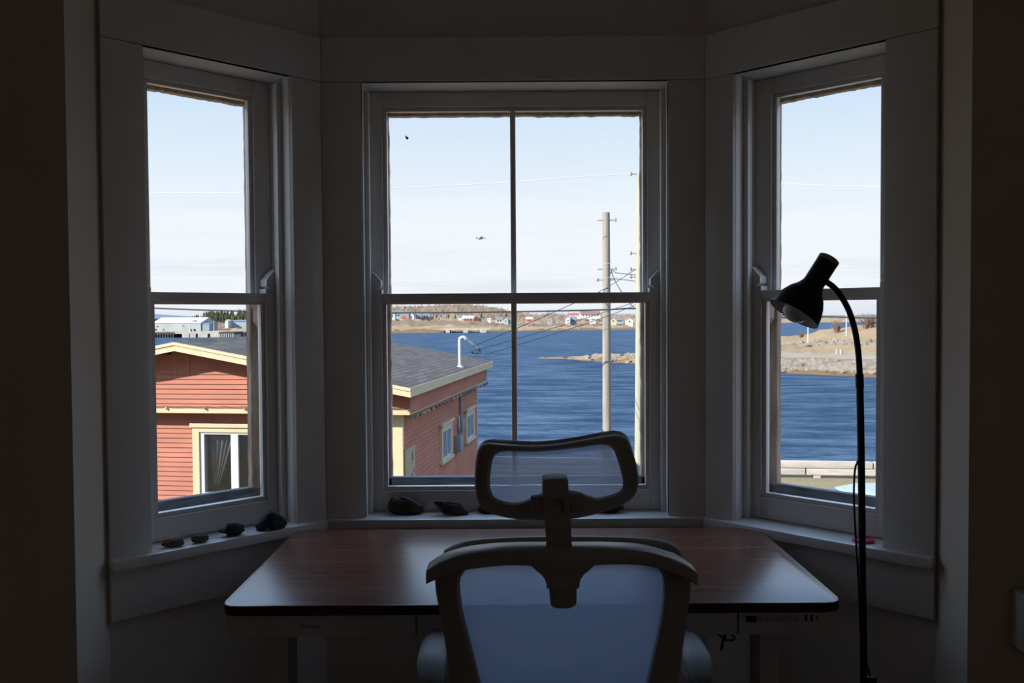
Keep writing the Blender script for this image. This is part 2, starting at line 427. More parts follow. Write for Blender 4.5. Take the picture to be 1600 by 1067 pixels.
def loc2(base, u, n, p): d = p-base; return (d.dot(u), d.dot(n))
SP = -.027   # sill front
cs0, cs1 = corner(SP), corner(WT-.002); ds0, ds1 = corner(SP, False), corner(WT-.002, False)
c00, c01 = corner(0), corner(WT-.001); d00, d01 = corner(0, False), corner(WT-.001, False)
Lb, Rb, Cb = CL, CR_, Vector((0, 2.5))
def lx(b, u, n, p): return loc2(b, u, n, p)[0]
G = .0004
make_window(1, Lb, uL, OL[0], OL[1], ((-.592, -.592), (lx(Lb, uL, nL, c00)-G, lx(Lb, uL, nL, c01)-G)), False,
            ([(-.594, SP), (-.594, WT-.002)], [loc2(Lb, uL, nL, cs0), loc2(Lb, uL, nL, cs1)]))
make_window(2, Cb, uC, OC[0], OC[1], ((c00.x+G, c01.x+G), (d00.x-G, d01.x-G)), True,
            ([loc2(Cb, uC, nC, cs0), loc2(Cb, uC, nC, cs1)], [loc2(Cb, uC, nC, ds0), loc2(Cb, uC, nC, ds1)]))
make_window(3, Rb, uR, OR[0], OR[1], ((lx(Rb, uR, nR, d00)+G, lx(Rb, uR, nR, d01)+G), (.617, .617)), False,
            ([loc2(Rb, uR, nR, ds0), loc2(Rb, uR, nR, ds1)], [(.619, SP), (.619, WT-.002)]))

# ------------------------------------------------------------------ desk
def wood_mat():
    m, N, L, B = newmat('walnut_laminate')
    v = coords(N, L, (1.2, 16, 16)); f = noise_n(N, L, v, 3, 8, .6)
    v2 = coords(N, L, (.6, 60, 60)); f2 = noise_n(N, L, v2, 3, 3)
    c = ramp_n(N, L, f, [(.3, (.115, .042, .022)), (.55, (.17, .066, .036)), (.75, (.22, .095, .055))])
    c2 = mixc(N, L, f2, c, (.09, .035, .02)); c2 = mixc(N, L, .35, c, c2)
    # long board seams
    tc = N.new('ShaderNodeTexCoord'); sp = N.new('ShaderNodeSeparateXYZ'); L.new(tc.outputs['Object'], sp.inputs[0])
    q = N.new('ShaderNodeMath'); q.operation = 'PINGPONG'; q.inputs[1].default_value = .0535; L.new(sp.outputs['Y'], q.inputs[0])
    lt = N.new('ShaderNodeMath'); lt.operation = 'LESS_THAN'; lt.inputs[1].default_value = .0011; L.new(q.outputs[0], lt.inputs[0])
    c3 = mixc(N, L, lt.outputs[0], c2, (.36, .2, .13)); c3 = mixc(N, L, .7, c2, c3)
    L.new(c3, B.inputs['Base Color']); B.inputs['Roughness'].default_value = .27; B.inputs['Specular IOR Level'].default_value = .5
    return m
WALNUT = wood_mat()
EDGE = mat('dark_edge_band', (.045, .022, .014), .5, .3, .15, 20)
DESKW = mat('white_powder_coat', (.55, .52, .50), .45, .4, .03, 10)
BLACK = mat('black_plastic', (.012, .012, .013), .4, .4, .05, 10)
DGREY = mat('dark_grey_print', (.05, .048, .046), .6, .3, .05, 10)

def text_mesh(txt, size, name, mt, parent, loc, rot, ext=.0003):
    cu = bpy.data.curves.new(name, 'FONT'); cu.body = txt; cu.size = size; cu.extrude = ext; cu.align_x = 'CENTER'; cu.align_y = 'CENTER'
    t = bpy.data.objects.new(name, cu); COL.objects.link(t); bpy.context.view_layer.update()
    me = bpy.data.meshes.new_from_object(t.evaluated_get(bpy.context.evaluated_depsgraph_get())); me.name = name
    bpy.data.objects.remove(t); bpy.data.curves.remove(cu); me.materials.clear(); me.materials.append(mt)
    o = bpy.data.objects.new(name, me); COL.objects.link(o); o.parent = parent; o.location = loc; o.rotation_euler = rot
    return o

def rrect(x0, x1, y0, y1, r, n=6):
    P = []
    for cx, cy, a in ((x1-r, y1-r, 0), (x0+r, y1-r, 90), (x0+r, y0+r, 180), (x1-r, y0+r, 270)):
        for i in range(n+1): t = R_(a+90*i/n); P.append((cx+r*math.cos(t), cy+r*math.sin(t)))
    return P

DX0, DX1, DY0, DY1, DZ = -.585, .657, 1.768, 2.402, .745
def make_desk():
    cx, cy = (DX0+DX1)/2, (DY0+DY1)/2
    d = empty('desk', (cx, cy, 0))
    tag(d, 'standing desk with dark walnut top and white drawer below the windows', 'desk')
    hx, hy = (DX1-DX0)/2, (DY1-DY0)/2
    top = MB(); top.prism(rrect(-hx, hx, -hy, hy, .032), DZ-.020, DZ, .0025)
    for f in top.bm.faces:
        f.material_index = 0 if f.calc_center_median().z > DZ-.0008 else 1
    top.done('tabletop', [WALNUT, EDGE], d, 30)
    zb, zt = .6765, DZ-.0205
    fy = -hy+.016
    body = MB(); body.prism(rrect(-hx+.010, hx-.012, fy+.012, hy-.12, .02), zb, zt, .004); bo = body.done('drawer_housing', DESKW, d, 30)
    xa, xb = onY(651, 975, 1.79).x-cx, onY(1152, 970, 1.79).x-cx
    def front(x0, x1, name):
        m = MB(); m.box(x0, x1, fy, fy+.0125, zb-.001, zt-.001, .003); return m.done(name, DESKW, d, 30)
    fl = front(-hx+.008, xa-.0012, 'front_panel'); dr = front(xa+.0012, xb-.0012, 'drawer'); fr = front(xb+.0012, hx-.010, 'control_panel')
    text_mesh('FlexiSpot', .0105, 'printed_logo', DGREY, fl, (onY(486.5, 977, 1.784).x-cx, fy-.0002, .6985), (R_(90), 0, 0))
    PX = lambda px: onY(px, 966, 1.784).x - cx
    zc = onY(1225, 966.5, 1.784).z
    MB().box(PX(1165), PX(1182.5), fy-.001, fy+.002, zc-.0068, zc+.0068, .0006).done('display', BLACK, fr)
    icons = ['up', 'down', '1', '2', '3', 'dot']
    for i, k in enumerate(icons):
        x = PX(1188.6+11*i)
        T = Matrix.Translation((x, fy-.0002, zc+.0002*i)) @ Matrix.Rotation(R_(90), 4, 'X')
        m = MB(); m.lathe([(.0046, -.0004), (.0056, -.0004), (.0056, .0006), (.0046, .0006), (.0046, -.0004)], 28, T)
        b = m.done('button', DGREY, fr, 40)
        if k in '123': text_mesh(k, .0055, 'icon', DGREY, b, (x, fy-.0003, zc), (R_(90), 0, 0))
        elif k == 'dot': m = MB(); m.ball((x, fy-.0004, zc), .0014, 2, (1, .3, 1)); m.done('icon', DGREY, b, 40)
        else:
            s = 1 if k == 'up' else -1
            m = MB(); m.slab([(x-.0028, zc-.0012*s), (x, zc+.0014*s), (x+.0028, zc-.0012*s), (x+.0022, zc-.0018*s), (x, zc+.0002*s), (x-.0022, zc-.0018*s)], fy-.0007, fy+.0004); m.done('icon', DGREY, b)
    for px, w, h in ((1259.5, .0056, .0122), (1268, .0056, .0122), (1276.5, .0028, .0076)):
        MB().box(PX(px)-w/2, PX(px)+w/2, fy-.0006, fy+.002, zc+.001-h/2, zc+.001+h/2, .0006).done('usb_port', BLACK, fr)
    for sx, pxa, pxb in ((-1, 420, 450), (1, 1187, 1217)):
        x0, x1 = onY(pxa, 1010, 1.95).x-cx, onY(pxb, 1010, 1.95).x-cx
        yl = 1.95-cy
        l = MB(); l.box(x0, x1, yl, yl+.085, .34, zb-.012, .004); lg = l.done('leg', DESKW, d, 30)
        MB().box(x0+.006, x1-.006, yl+.006, yl+.079, .05, .345, .003).done('inner_column', DESKW, lg, 30)
        MB().box(x0+.002, x1-.002, yl-.22, yl+.32, .022, .055, .008).done('foot', DESKW, lg, 30)
        MB().box(x0-.004, x1+.004, yl-.12, yl+.2, zb-.0125, zb-.0005, .002).done('mounting_plate', DESKW, lg, 30)
        for yy in (-.2, .3):
            MB().lathe([(0, 0), (.02, 0), (.02, .022), (0, .022)], 16, Matrix.Translation(((x0+x1)/2, yl+yy, 0))).done('levelling_foot', BLACK, lg, 40)
    MB().box(-hx+.25, hx-.25, 1.99-cy, 2.03-cy, zb-.04, zb-.0125, .003).done('crossbar', DESKW, d, 30)
    return d
make_desk()
# bundled cable hanging under the desk
def zpts(pts, Y, wob=.006):
    return [onY(x, y, Y) + Vector((0, wob*math.sin(i*1.7), 0)) for i, (x, y) in enumerate(pts)]
cb = MB()
cb.tube(spline(zpts([(1110, 975), (1117, 985), (1124, 992), (1131, 997), (1140, 1001), (1146, 1001), (1147, 995), (1142, 989), (1136, 986), (1131, 988), (1130, 993), (1132, 997), (1136, 991), (1140, 985), (1146, 977)], 1.88), 6), .0022, 8)
cb.tube(spline(zpts([(1131, 997), (1130, 1003), (1128, 1012), (1126.5, 1014), (1127.5, 1010), (1130, 1000)], 1.878, .002), 5), .0026, 8)
tag(cb.done('cable', BLACK, None, 60), 'black looped cable tied in a bundle hanging under the desk drawer', 'cable')

# ------------------------------------------------------------------ office chair
CHAIRP = mat('light_grey_chair_plastic', (.32, .285, .25), .45, .4, .04, 10, bump=.05)
PADM = mat('grey_armrest_pad', (.24, .235, .24), .6, .3, .05, 20, bump=.1)
def mesh_fabric(name, lo, hi, tcol):
    m, N, L, B = newmat(name); N.remove(B); out = N['Material Output']
    tc = N.new('ShaderNodeTexCoord'); sp = N.new('ShaderNodeSeparateXYZ'); L.new(tc.outputs['Object'], sp.inputs[0])
    mu = N.new('ShaderNodeMath'); mu.operation = 'MULTIPLY'; mu.inputs[1].default_value = 2*math.pi/.0031; L.new(sp.outputs['Z'], mu.inputs[0])
    sn = N.new('ShaderNodeMath'); sn.operation = 'SINE'; L.new(mu.outputs[0], sn.inputs[0])
    mr = N.new('ShaderNodeMapRange'); mr.inputs['From Min'].default_value = -1; mr.inputs['From Max'].default_value = 1; mr.inputs['To Min'].default_value = lo; mr.inputs['To Max'].default_value = hi
    L.new(sn.outputs[0], mr.inputs['Value'])
    t = N.new('ShaderNodeBsdfTransparent'); t.inputs[0].default_value = (.90, .93, 1, 1)
    tr = N.new('ShaderNodeBsdfTranslucent'); tr.inputs[0].default_value = tcol
    df = N.new('ShaderNodeBsdfDiffuse'); df.inputs[0].default_value = (.42, .44, .50, 1)
    a = N.new('ShaderNodeMixShader'); a.inputs[0].default_value = .3; L.new(tr.outputs[0], a.inputs[1]); L.new(df.outputs[0], a.inputs[2])
    b = N.new('ShaderNodeMixShader'); L.new(mr.outputs[0], b.inputs[0]); L.new(t.outputs[0], b.inputs[1]); L.new(a.outputs[0], b.inputs[2])
    L.new(b.outputs[0], out.inputs[0]); return m
MESHF = mesh_fabric('white_chair_mesh', .74, .97, (.27, .335, .47, 1)); MESHH = mesh_fabric('white_headrest_mesh', .58, .92, (.52, .59, .74, 1))

def make_chair():
    XC = .0825
    ch = empty('office_chair', (XC, 1.62, 0))
    tag(ch, 'light grey mesh office chair with headrest seen from behind at the desk', 'chair')
    org = Vector((XC, 1.62, 0))
    def pt(px, py, Y0, k, kz=0, z0=1.0):     # outline point on a back that curves forward at its sides
        Y = Y0
        for _ in range(4):
            p = onY(px, py, Y); Y = Y0 + k*(p.x-XC)**2 + kz*(p.z-z0)**2
        return onY(px, py, Y) - org
    def ring(name, outer, inner, c, Y0, k, th, N=72, mt=CHAIRP, par=ch, kz=0, ch_=.006, z0=1.):
        O = [pt(*p, Y0, k, kz, z0) for p in star_loop([(v.x, v.y) for v in spline([(x, y, 0) for x, y in outer], 5, True)], c, N)]
        I = [pt(*p, Y0, k, kz, z0) for p in star_loop([(v.x, v.y) for v in spline([(x, y, 0) for x, y in inner], 5, True)], c, N)]
        m = MB(); m.band(I, O, th, True, ch_); return m.done(name, mt, par, 50)
    def fabric(name, inner, c, Y0, k, par, grow=1.03, bow=0, kz=0, z0=1., mt=None):
        N = 72; lp = star_loop([(v.x, v.y) for v in spline([(x, y, 0) for x, y in inner], 5, True)], c, N)
        m = MB(); bm = m.bm; K = 12
        for dy in (0,):
            rings = []
            for q in range(1, K+1):
                s = q/K*grow
                rings.append([bm.verts.new(pt(c[0]+(x-c[0])*s, c[1]+(y-c[1])*s, Y0+dy+bow*(1-(q/K)**2), k, kz, z0)) for x, y in lp])
            cv = bm.verts.new(pt(*c, Y0+dy+bow, k, kz, z0))
            for j in range(N):
                bm.faces.new([cv, rings[0][j], rings[0][(j+1) % N]])
                for a, b in zip(rings, rings[1:]): bm.faces.new([a[j], b[j], b[(j+1) % N], a[(j+1) % N]])
        return m.done(name, mt or MESHF, par, 60)
    # ---- backrest
    kb = .85
    outer = [(684, 880), (681, 915), (688, 955), (697, 1005), (704, 1067), (712, 1130), (726, 1190), (760, 1228), (877, 1236), (994, 1228), (1030, 1190), (1043, 1130), (1058, 1067), (1066, 1005), (1073, 955), (1078, 915), (1073, 880), (1040, 862), (960, 857), (877, 856), (790, 857), (715, 862)]
    inner = [(719, 905), (719, 925), (724, 960), (737, 1010), (751, 1067), (764, 1130), (782, 1178), (820, 1196), (877, 1200), (934, 1196), (972, 1178), (994, 1130), (1011, 1067), (1024, 1010), (1034, 960), (1037, 925), (1036, 905), (1030, 888), (1005, 878), (950, 876), (877, 877), (800, 878), (750, 880), (726, 890)]
    cB = (877, 1020)
    back = ring('back_frame', outer, inner, cB, 1.505, kb, .032, 96)
    fabric('back_mesh', inner, cB, 1.522, kb, back, 1.05, .012)
    # cushioned front rim, a little beyond the frame
    o2 = [(690, 868), (689, 915), (700, 1010), (712, 1100), (735, 1185), (800, 1222), (877, 1226), (954, 1222), (1020, 1185), (1043, 1100), (1056, 1010), (1066, 915), (1066, 866), (1052, 850), (1025, 842), (960, 839), (877, 838), (790, 840), (730, 845), (702, 855)]
    i2 = [(716, 905), (719, 960), (735, 1015), (748, 1067), (762, 1130), (781, 1180), (820, 1198), (877, 1202), (934, 1198), (974, 1180), (997, 1130), (1013, 1067), (1027, 1010), (1037, 960), (1040, 905), (1033, 884), (1005, 872), (950, 870), (877, 870), (800, 870), (745, 873), (722, 884)]
    ring('front_rim', o2, i2, cB, 1.548, kb, .020, 96, par=back, ch_=.008)
    # ---- yoke that carries the headrest
    def curve(P, Y0, k, n): return resample([pt(x, y, Y0, k) for x, y in [(v.x, v.y) for v in spline([(a, b, 0) for a, b in P], 6)]], n)
    topc = [(667, 886), (690, 871), (720, 861), (760, 855), (800, 852.5), (840, 852), (877, 852), (914, 852), (950, 852), (1000, 855), (1035, 863), (1065, 875), (1086, 889)]
    botc = [(668, 906), (690, 896), (720, 886), (760, 880), (800, 877), (835, 879), (877, 893), (918, 879), (950, 876), (1000, 877), (1035, 885), (1065, 896), (1085, 908)]
    A, B = curve(topc, 1.462, kb, 72), curve(botc, 1.462, kb, 72)
    # keep the two edges in step across the width
    def atx(P, x):
        for a, b in zip(P, P[1:]):
            if a.x <= x <= b.x: return a.lerp(b, (x-a.x)/max(b.x-a.x, 1e-9))
        return P[0] if x < P[0].x else P[-1]
    xs = [max(A[0].x, B[0].x) + (min(A[-1].x, B[-1].x)-max(A[0].x, B[0].x))*i/80 for i in range(81)]
    m = MB(); m.band([atx(B, x) for x in xs], [atx(A, x) for x in xs], .054, ch=.0035); yoke = m.done('yoke', CHAIRP, ch, 50)
    def poly(name, P, y0, y1, bev, par, mt=CHAIRP):
        Q = [pt(x, y, (y0+y1)/2, 0) for x, y in P]
        m = MB(); m.slab([(q.x, q.z) for q in Q], y0-1.62, y1-1.62, bev); return m.done(name, mt, par, 40)
    poly('hub', [(829, 862), (829, 876), (838, 884), (847, 890), (852, 897), (853.5, 911), (903, 911), (903.5, 897), (909, 889), (918, 883), (926, 876), (926, 862)], 1.438, 1.500, .0012, yoke)
    poly('stem_end', [(857.5, 905), (859.5, 940), (863, 944), (870, 946), (888, 946), (896, 943), (900, 938), (900, 905)], 1.444, 1.478, .004, yoke)
    # ---- headrest post, hinge and knobs
    post = poly('headrest_post', [(854, 858), (850.5, 800), (857, 795), (858, 772), (881, 772), (882, 795), (891, 800), (893.5, 858)], 1.448, 1.472, .003, yoke)
    Z = lambda x, y, Y: onY(x, y, Y) - org
    poly('hinge', [(848, 802), (847.5, 748), (850, 745), (866, 743.5), (884, 743.5), (886.5, 746), (888.5, 800), (880, 796), (879.5, 772.5), (858, 773), (857.5, 797)], 1.440, 1.490, .003, post)
    for xa, xb, yc in ((829, 850, 788.5), (888, 911.5, 784.5)):
        a, b = Z(xa, yc, 1.462), Z(xb, yc, 1.462)
        T = Matrix.Translation(a) @ Matrix.Rotation(R_(90), 4, 'Y'); Lk = (b-a).length
        m = MB(); nk = 24
        prof = [(0, 0), (.0135, 0), (.0158, .003), (.0158, Lk-.003), (.014, Lk), (0, Lk)]
        m.lathe(prof, nk, T)
        kb_ = m.done('knob', CHAIRP, post, 40)
        g = MB()
        for j in range(16):
            t = 2*math.pi*j/16; c = Vector((.0155*math.cos(t), .0155*math.sin(t), 0))
            g.tube([T @ (c+Vector((0, 0, .004))), T @ (c+Vector((0, 0, Lk-.004)))], .0011, 6)
        g.done('knob_ribs', CHAIRP, kb_, 40)
    # ---- headrest
    z2 = lambda P: [(730+x/5.336, 660+y/5.336) for x, y in P]
    ho = z2([(62, 470), (70, 330), (85, 240), (102, 200), (135, 175), (200, 168), (330, 180), (560, 192), (760, 178), (950, 148), (1130, 112), (1230, 98), (1290, 105), (1335, 132), (1362, 190), (1398, 300), (1424, 420), (1426, 520), (1405, 590), (1350, 650), (1250, 700), (1080, 760), (880, 800), (700, 815), (560, 812), (400, 803), (260, 775), (160, 735), (100, 680), (70, 590)])
    hi = z2([(188, 500), (195, 420), (207, 330), (225, 280), (265, 250), (330, 240), (560, 243), (760, 228), (950, 205), (1100, 186), (1170, 190), (1215, 220), (1250, 300), (1285, 420), (1301, 500), (1285, 560), (1230, 592), (1080, 627), (1010, 615), (950, 585), (860, 565), (740, 566), (640, 580), (540, 628), (430, 665), (330, 660), (240, 632), (202, 580)])
    cH = (868, 742)
    kh = 1.5
    hr = ring('headrest', ho, hi, cH, 1.512, kh, .016, 96)
    fabric('headrest_mesh', hi, cH, 1.516, kh, hr, 1.05, mt=MESHH)
    ho2 = z2([(72, 470), (80, 330), (92, 235), (115, 175), (150, 147), (200, 137), (330, 143), (560, 157), (760, 142), (950, 112), (1130, 78), (1230, 66), (1290, 78), (1333, 112), (1362, 180), (1395, 300), (1420, 420), (1420, 520), (1400, 580), (1340, 645), (1250, 690), (1080, 750), (880, 788), (700, 800), (560, 800), (400, 792), (260, 765), (165, 725), (105, 670), (78, 590)])
    hi2 = z2([(186, 500), (192, 420), (203, 325), (222, 262), (262, 232), (330, 222), (560, 226), (760, 211), (950, 188), (1100, 168), (1172, 172), (1220, 202), (1256, 295), (1290, 420), (1304, 500), (1290, 565), (1230, 598), (1080, 633), (1000, 640), (860, 655), (740, 660), (640, 664), (540, 668), (430, 670), (330, 665), (240, 638), (200, 585)])
    ring('headrest_cushion_rim', ho2, hi2, cH, 1.532, kh, .016, 96, par=hr, ch_=.007)
    # ---- armrests
    for s, pc in ((-1, 677), (1, 1083)):
        c = Z(pc, 1020, 1.66)
        ap = MB(); nu, nv = 20, 28; rows = []
        for side in (1, -1):
            g = []
            for v in range(nv+1):
                tv = -1+2*v/nv; y = .045 + .105*math.sin(tv*math.pi/2); wy = .0275*max(0, 1-abs(math.sin(tv*math.pi/2))**3.2)**.5
                drop = .030*max(0, (-(y-.045)-.035)/.07)**1.7
                g.append([Vector((c.x+wy*math.sin(u_*math.pi/2), y, .688-drop+side*.0135*max(0, 1-abs(math.sin(u_*math.pi/2))**3)**.5*min(1, wy/.012))) for u_ in [-1+2*k/nu for k in range(nu+1)]])
            vv = [[ap.bm.verts.new(p) for p in r] for r in g]
            for r0, r1 in zip(vv, vv[1:]):
                for k in range(nu): ap.bm.faces.new([r0[k], r0[k+1], r1[k+1], r1[k]])
        bmesh.ops.remove_doubles(ap.bm, verts=ap.bm.verts, dist=.0004)
        arm = ap.done('arm_pad', PADM, ch, 60)
        am = MB(); am.prism(rrect(c.x-.023, c.x+.023, -.03, .12, .02, 6), .655, .676, .004)
        am.band([Vector((c.x-.0235, -.040, .655)), Vector((c.x-.020, -.034, .58)), Vector((c.x-.015, -.01, .45)), Vector((c.x-.015-s*.02, 0, .40))],
                [Vector((c.x+.0235, -.040, .655)), Vector((c.x+.020, -.034, .58)), Vector((c.x+.015, -.01, .45)), Vector((c.x+.015-s*.02, 0, .40))], .05, ch=.008)
        am.band([Vector((c.x, -.01, .385)), Vector((-s*.0, -.01, .385))], [Vector((c.x, -.01, .415)), Vector((-s*.0, -.01, .415))], .05, ch=.005)
        am.done('arm_support', CHAIRP, arm, 50)
    # ---- seat, lift and base (under the frame edge)
    st = MB(); st.prism(rrect(-.235, .235, -.02, .43, .07, 8), .425, .475, .018); st.done('seat', PADM, ch, 50)
    br = MB(); br.band([Vector((-.03, -.112, .56)), Vector((-.03, -.09, .45)), Vector((-.03, .02, .40)), Vector((-.03, .2, .40))], [Vector((.03, -.112, .56)), Vector((.03, -.09, .45)), Vector((.03, .02, .40)), Vector((.03, .2, .40))], .03, ch=.006, ax=Vector((0, .8, .6))); br.done('back_bracket', CHAIRP, ch, 50)
    mc = MB(); mc.box(-.08, .08, .1, .3, .37, .424, .01); mc.lathe([(0, .1), (.025, .1), (.025, .25), (.014, .25), (.014, .37), (0, .37)], 20, Matrix.Translation((0, .2, 0))); mc.done('gas_lift', BLACK, ch, 40)
    for k in range(5):
        a = 2*math.pi*k/5+.3; dx, dy = math.cos(a), math.sin(a)
        lg = MB(); lg.tube([(0, .2, .12), (dx*.15, .2+dy*.15, .11), (dx*.30, .2+dy*.30, .085)], [.03, .024, .018], 10); lo = lg.done('base_leg', CHAIRP, ch, 50)
        cw = MB()
        for q in (-.014, .014):
            T = Matrix.Translation((dx*.30, .2+dy*.30, .03)) @ Matrix.Rotation(a+R_(60), 4, 'Z') @ Matrix.Rotation(R_(90), 4, 'X') @ Matrix.Translation((0, 0, q))
            cw.lathe([(0, -.009), (.03, -.009), (.03, .009), (0, .009)], 18, T)
        cw.tube([(dx*.30, .2+dy*.30, .03), (dx*.30, .2+dy*.30, .09)], .006, 8)
        cw.done('caster', BLACK, lo, 40)
    return ch
make_chair()

# ------------------------------------------------------------------ floor lamp
LAMPM = mat('matt_black_lamp_paint', (.010, .011, .013), .42, .4, .05, 10)
LWHITE = mat('white_lamp_lining', (.6, .6, .6), .4, .4, .02, 10)
LWOOD = mat('pale_beech_cap', (.42, .25, .14), .5, .3, .2, 10, (1, 1, 12))
BULB = mat('frosted_bulb_glass', (.75, .75, .74), .25, .5, .02, 10)
def make_lamp():
    Y = 1.85
    base = onY(1350, 1067, Y); org = Vector((base.x, Y, 0))
    l = empty('floor_lamp', org); tag(l, 'slim black gooseneck floor lamp with bell shade right of the desk', 'lamp')
    q = lambda x, y, dy=0: onY(x, y, Y+dy) - org
    MB().lathe([(0, 0), (.115, 0), (.118, .004), (.118, .016), (.112, .022), (.015, .026), (.012, .045), (0, .045)], 40).done('base', LAMPM, l, 40)
    P = [Vector((q(1350, 1067).x, 0, .03)), q(1349.5, 1067), q(1347.5, 900), q(1346, 740), q(1343.5, 600)]
    MB().tube(spline(P, 6), .0073, 14).done('pole', LAMPM, l, 40)
    MB().tube([q(1343.6, 606), q(1342.8, 584)], .0083, 14).done('collar', LAMPM, l, 40)
    gp = [q(1343.5, 602), q(1342.8, 575), q(1340.5, 545), q(1335.5, 515), q(1327, 487, -.002), q(1315.5, 465, -.004), q(1303, 449, -.008), q(1289, 439, -.014)]
    MB().tube(spline(gp, 6), .0062, 12).done('gooseneck', LAMPM, l, 40)
    a, b = q(1294, 407, -.012), q(1240.5, 491, -.021)
    zax = (b-a).normalized(); Lh = (b-a).length
    T = Matrix.Translation(a) @ zax.to_track_quat('Z', 'Y').to_matrix().to_4x4()
    rr, rc = .0535, .0215
    prof = [(rc, .004), (rc, Lh*.42), (rc+.002, Lh*.47), (.029, Lh*.545), (.038, Lh*.63), (.0455, Lh*.74), (.0505, Lh*.86), (rr, Lh)]
    inn = [(r-.0015, z) for r, z in prof[::-1]]
    sh = MB(); sh.lathe(prof + inn[:6] + [(0, Lh*.5)], 48, T)
    so_ = sh.done('shade', [LAMPM], l, 40)
    MB().lathe([(rr-.0022, Lh-.001), (.0485, Lh*.86), (.0435, Lh*.74), (.036, Lh*.63), (.027, Lh*.55), (0, Lh*.52)], 48, T).done('shade_lining', LWHITE, so_, 50)
    MB().lathe([(0, -.006), (rc-.002, -.006), (rc+.0004, -.0045), (rc+.0004, .0042), (0, .0042)], 40, T).done('wooden_cap', LWOOD, so_, 40)
    MB().lathe([(0, Lh*.53), (.011, Lh*.54), (.012, Lh*.62), (.02, Lh*.72), (.0265, Lh*.86), (.027, Lh*.93), (.023, Lh*1.04), (.012, Lh*1.10), (0, Lh*1.115)], 32, T).done('bulb', BULB, so_, 60)
    # cord clipped to the pole, with the inline switch near the floor
    cp = [q(1341.5, 722, -.012), q(1337.5, 727, -.014), q(1335.2, 742, -.014), q(1334.2, 775, -.013), q(1336, 820, -.012), q(1339, 870, -.011), q(1342.5, 930, -.011), q(1345, 990, -.006), q(1350, 1018, .012), q(1355, 1040, .012), q(1360, 1062, .012), q(1362, 1090, .012)]
    cd_ = MB(); cd_.tube(spline(cp, 6), .0021, 8); z = cp[-1]
    cd_.tube(spline([z, z+Vector((.01, .01, -.12)), z+Vector((.012, .02, -.30)), Vector((z.x+.03, .03, .05)), Vector((z.x+.10, .05, .004)), Vector((z.x+.30, .0, .004)), Vector((z.x+.6, -.1, .004))], 8), .0021, 8)
    co_ = cd_.done('power_cord', BLACK, l, 60)
    MB().tube([q(1344, 722, -.004), q(1340.5, 722, -.013)], .0036, 8).done('cord_clip', BLACK, l, 40)
    c = q(1360.5, 1072, .012); MB().box(c.x-.011, c.x+.011, c.y-.008, c.y+.008, c.z-.03, c.z+.022, .004).done('inline_switch', BLACK, co_, 40)
    return l
make_lamp()

# ------------------------------------------------------------------ stones on the sills
def rock_mat(name, c0, c1, rough=.75):
    m, N, L, B = newmat(name); v = coords(N, L); f = noise_n(N, L, v, 45, 6, .65)
    L.new(ramp_n(N, L, f, [(.35, c0), (.7, c1)]), B.inputs['Base Color']); B.inputs['Roughness'].default_value = rough; B.inputs['Specular IOR Level'].default_value = .35
    L.new(bump_n(N, L, noise_n(N, L, v, 120, 6, .7), .5, .002), B.inputs['Normal']); return m
RK_DARK = rock_mat('black_stone', (.012, .013, .014), (.05, .052, .055))
RK_GREEN = rock_mat('dark_green_stone', (.022, .02, .014), (.085, .07, .03))
RK_BROWN = rock_mat('brown_stone', (.06, .04, .028), (.15, .10, .07))
RK_GREY = rock_mat('grey_banded_stone', (.05, .05, .05), (.11, .11, .105))
RK_RUST = rock_mat('rust_orange_crust', (.14, .05, .012), (.28, .11, .03))
def stone(name, label, px0, px1, ybase, hpx, mt, seed, ang=0, depth=.6, shape=None, two=None, back=.0):
    """a stone standing on the sill; its base line and width are measured on the sill plane"""
    p0, p1 = onZ(px0, ybase, ZB), onZ(px1, ybase, ZB)
    c = (p0+p1)/2; Lr = (p1-p0).length; h = hpx/FPX*c.y
    d = Lr*depth
    c = c + Vector((0, d/2+back, 0))
    m = MB(); bmesh.ops.create_icosphere(m.bm, subdivisions=4, radius=1)
    for v in m.bm.verts:
        p = v.co.copy(); s = p*.9 + Vector((seed*3.1, seed*1.7, seed))
        k = 1 + .30*noise.noise(s) + .14*noise.noise(s*2.7) + .05*noise.noise(s*7)
        # flatten into facets
        q = p*k; q = Vector((q.x, q.y, q.z))
        cellv = noise.voronoi(p*1.1+Vector((seed, 0, 0)))[0][0]; q *= (.92+.12*cellv)
        q = Vector((q.x*Lr/2, q.y*d/2, (q.z+.72)/1.6*h))
        if shape: q = shape(q, Lr, d, h)
        v.co = q
    zs = min(v.co.z for v in m.bm.verts); cut = zs + h*.10
    for v in m.bm.verts: v.co.z = max(v.co.z, cut) - cut
    x0 = min(v.co.x for v in m.bm.verts); x1 = max(v.co.x for v in m.bm.verts); zm = max(v.co.z for v in m.bm.verts)
    for v in m.bm.verts: v.co = Vector(((v.co.x-(x0+x1)/2)*Lr/(x1-x0), v.co.y, v.co.z*h/zm))
    mats = [mt]
    if two:
        mats.append(two)
        for f in m.bm.faces:
            if f.calc_center_median().x < -Lr*.08 + .12*Lr*noise.noise(f.calc_center_median()*60): f.material_index = 1
    o = m.done(name, mats, None, 38, (c.x, c.y, ZB+.0003), ang)
    return tag(o, label, 'stone', 'stones on the window sills')
def arch(q, L, d, h):        # a hollow under the left half, peak left of the middle
    a = max(0, 1-((q.x/L+.14)/.17)**2)*.24*h
    if q.z < a + h*.10: q.z = a + h*.10
    q.z *= 1 - .45*max(0, q.x/L-.05) - .9*max(0, -q.x/L-.15); return q
def taper(q, L, d, h): q.z *= 1 - .55*(q.x/L+.5)*.9; return q
def tilt(q, L, d, h): q.z = q.z*.62 + h*.45*(.5-q.x/L); return q
def nub(q, L, d, h):
    if q.x < -.18*L: q.z = q.z*.55 + h*.18
    return q
A45 = R_(45)
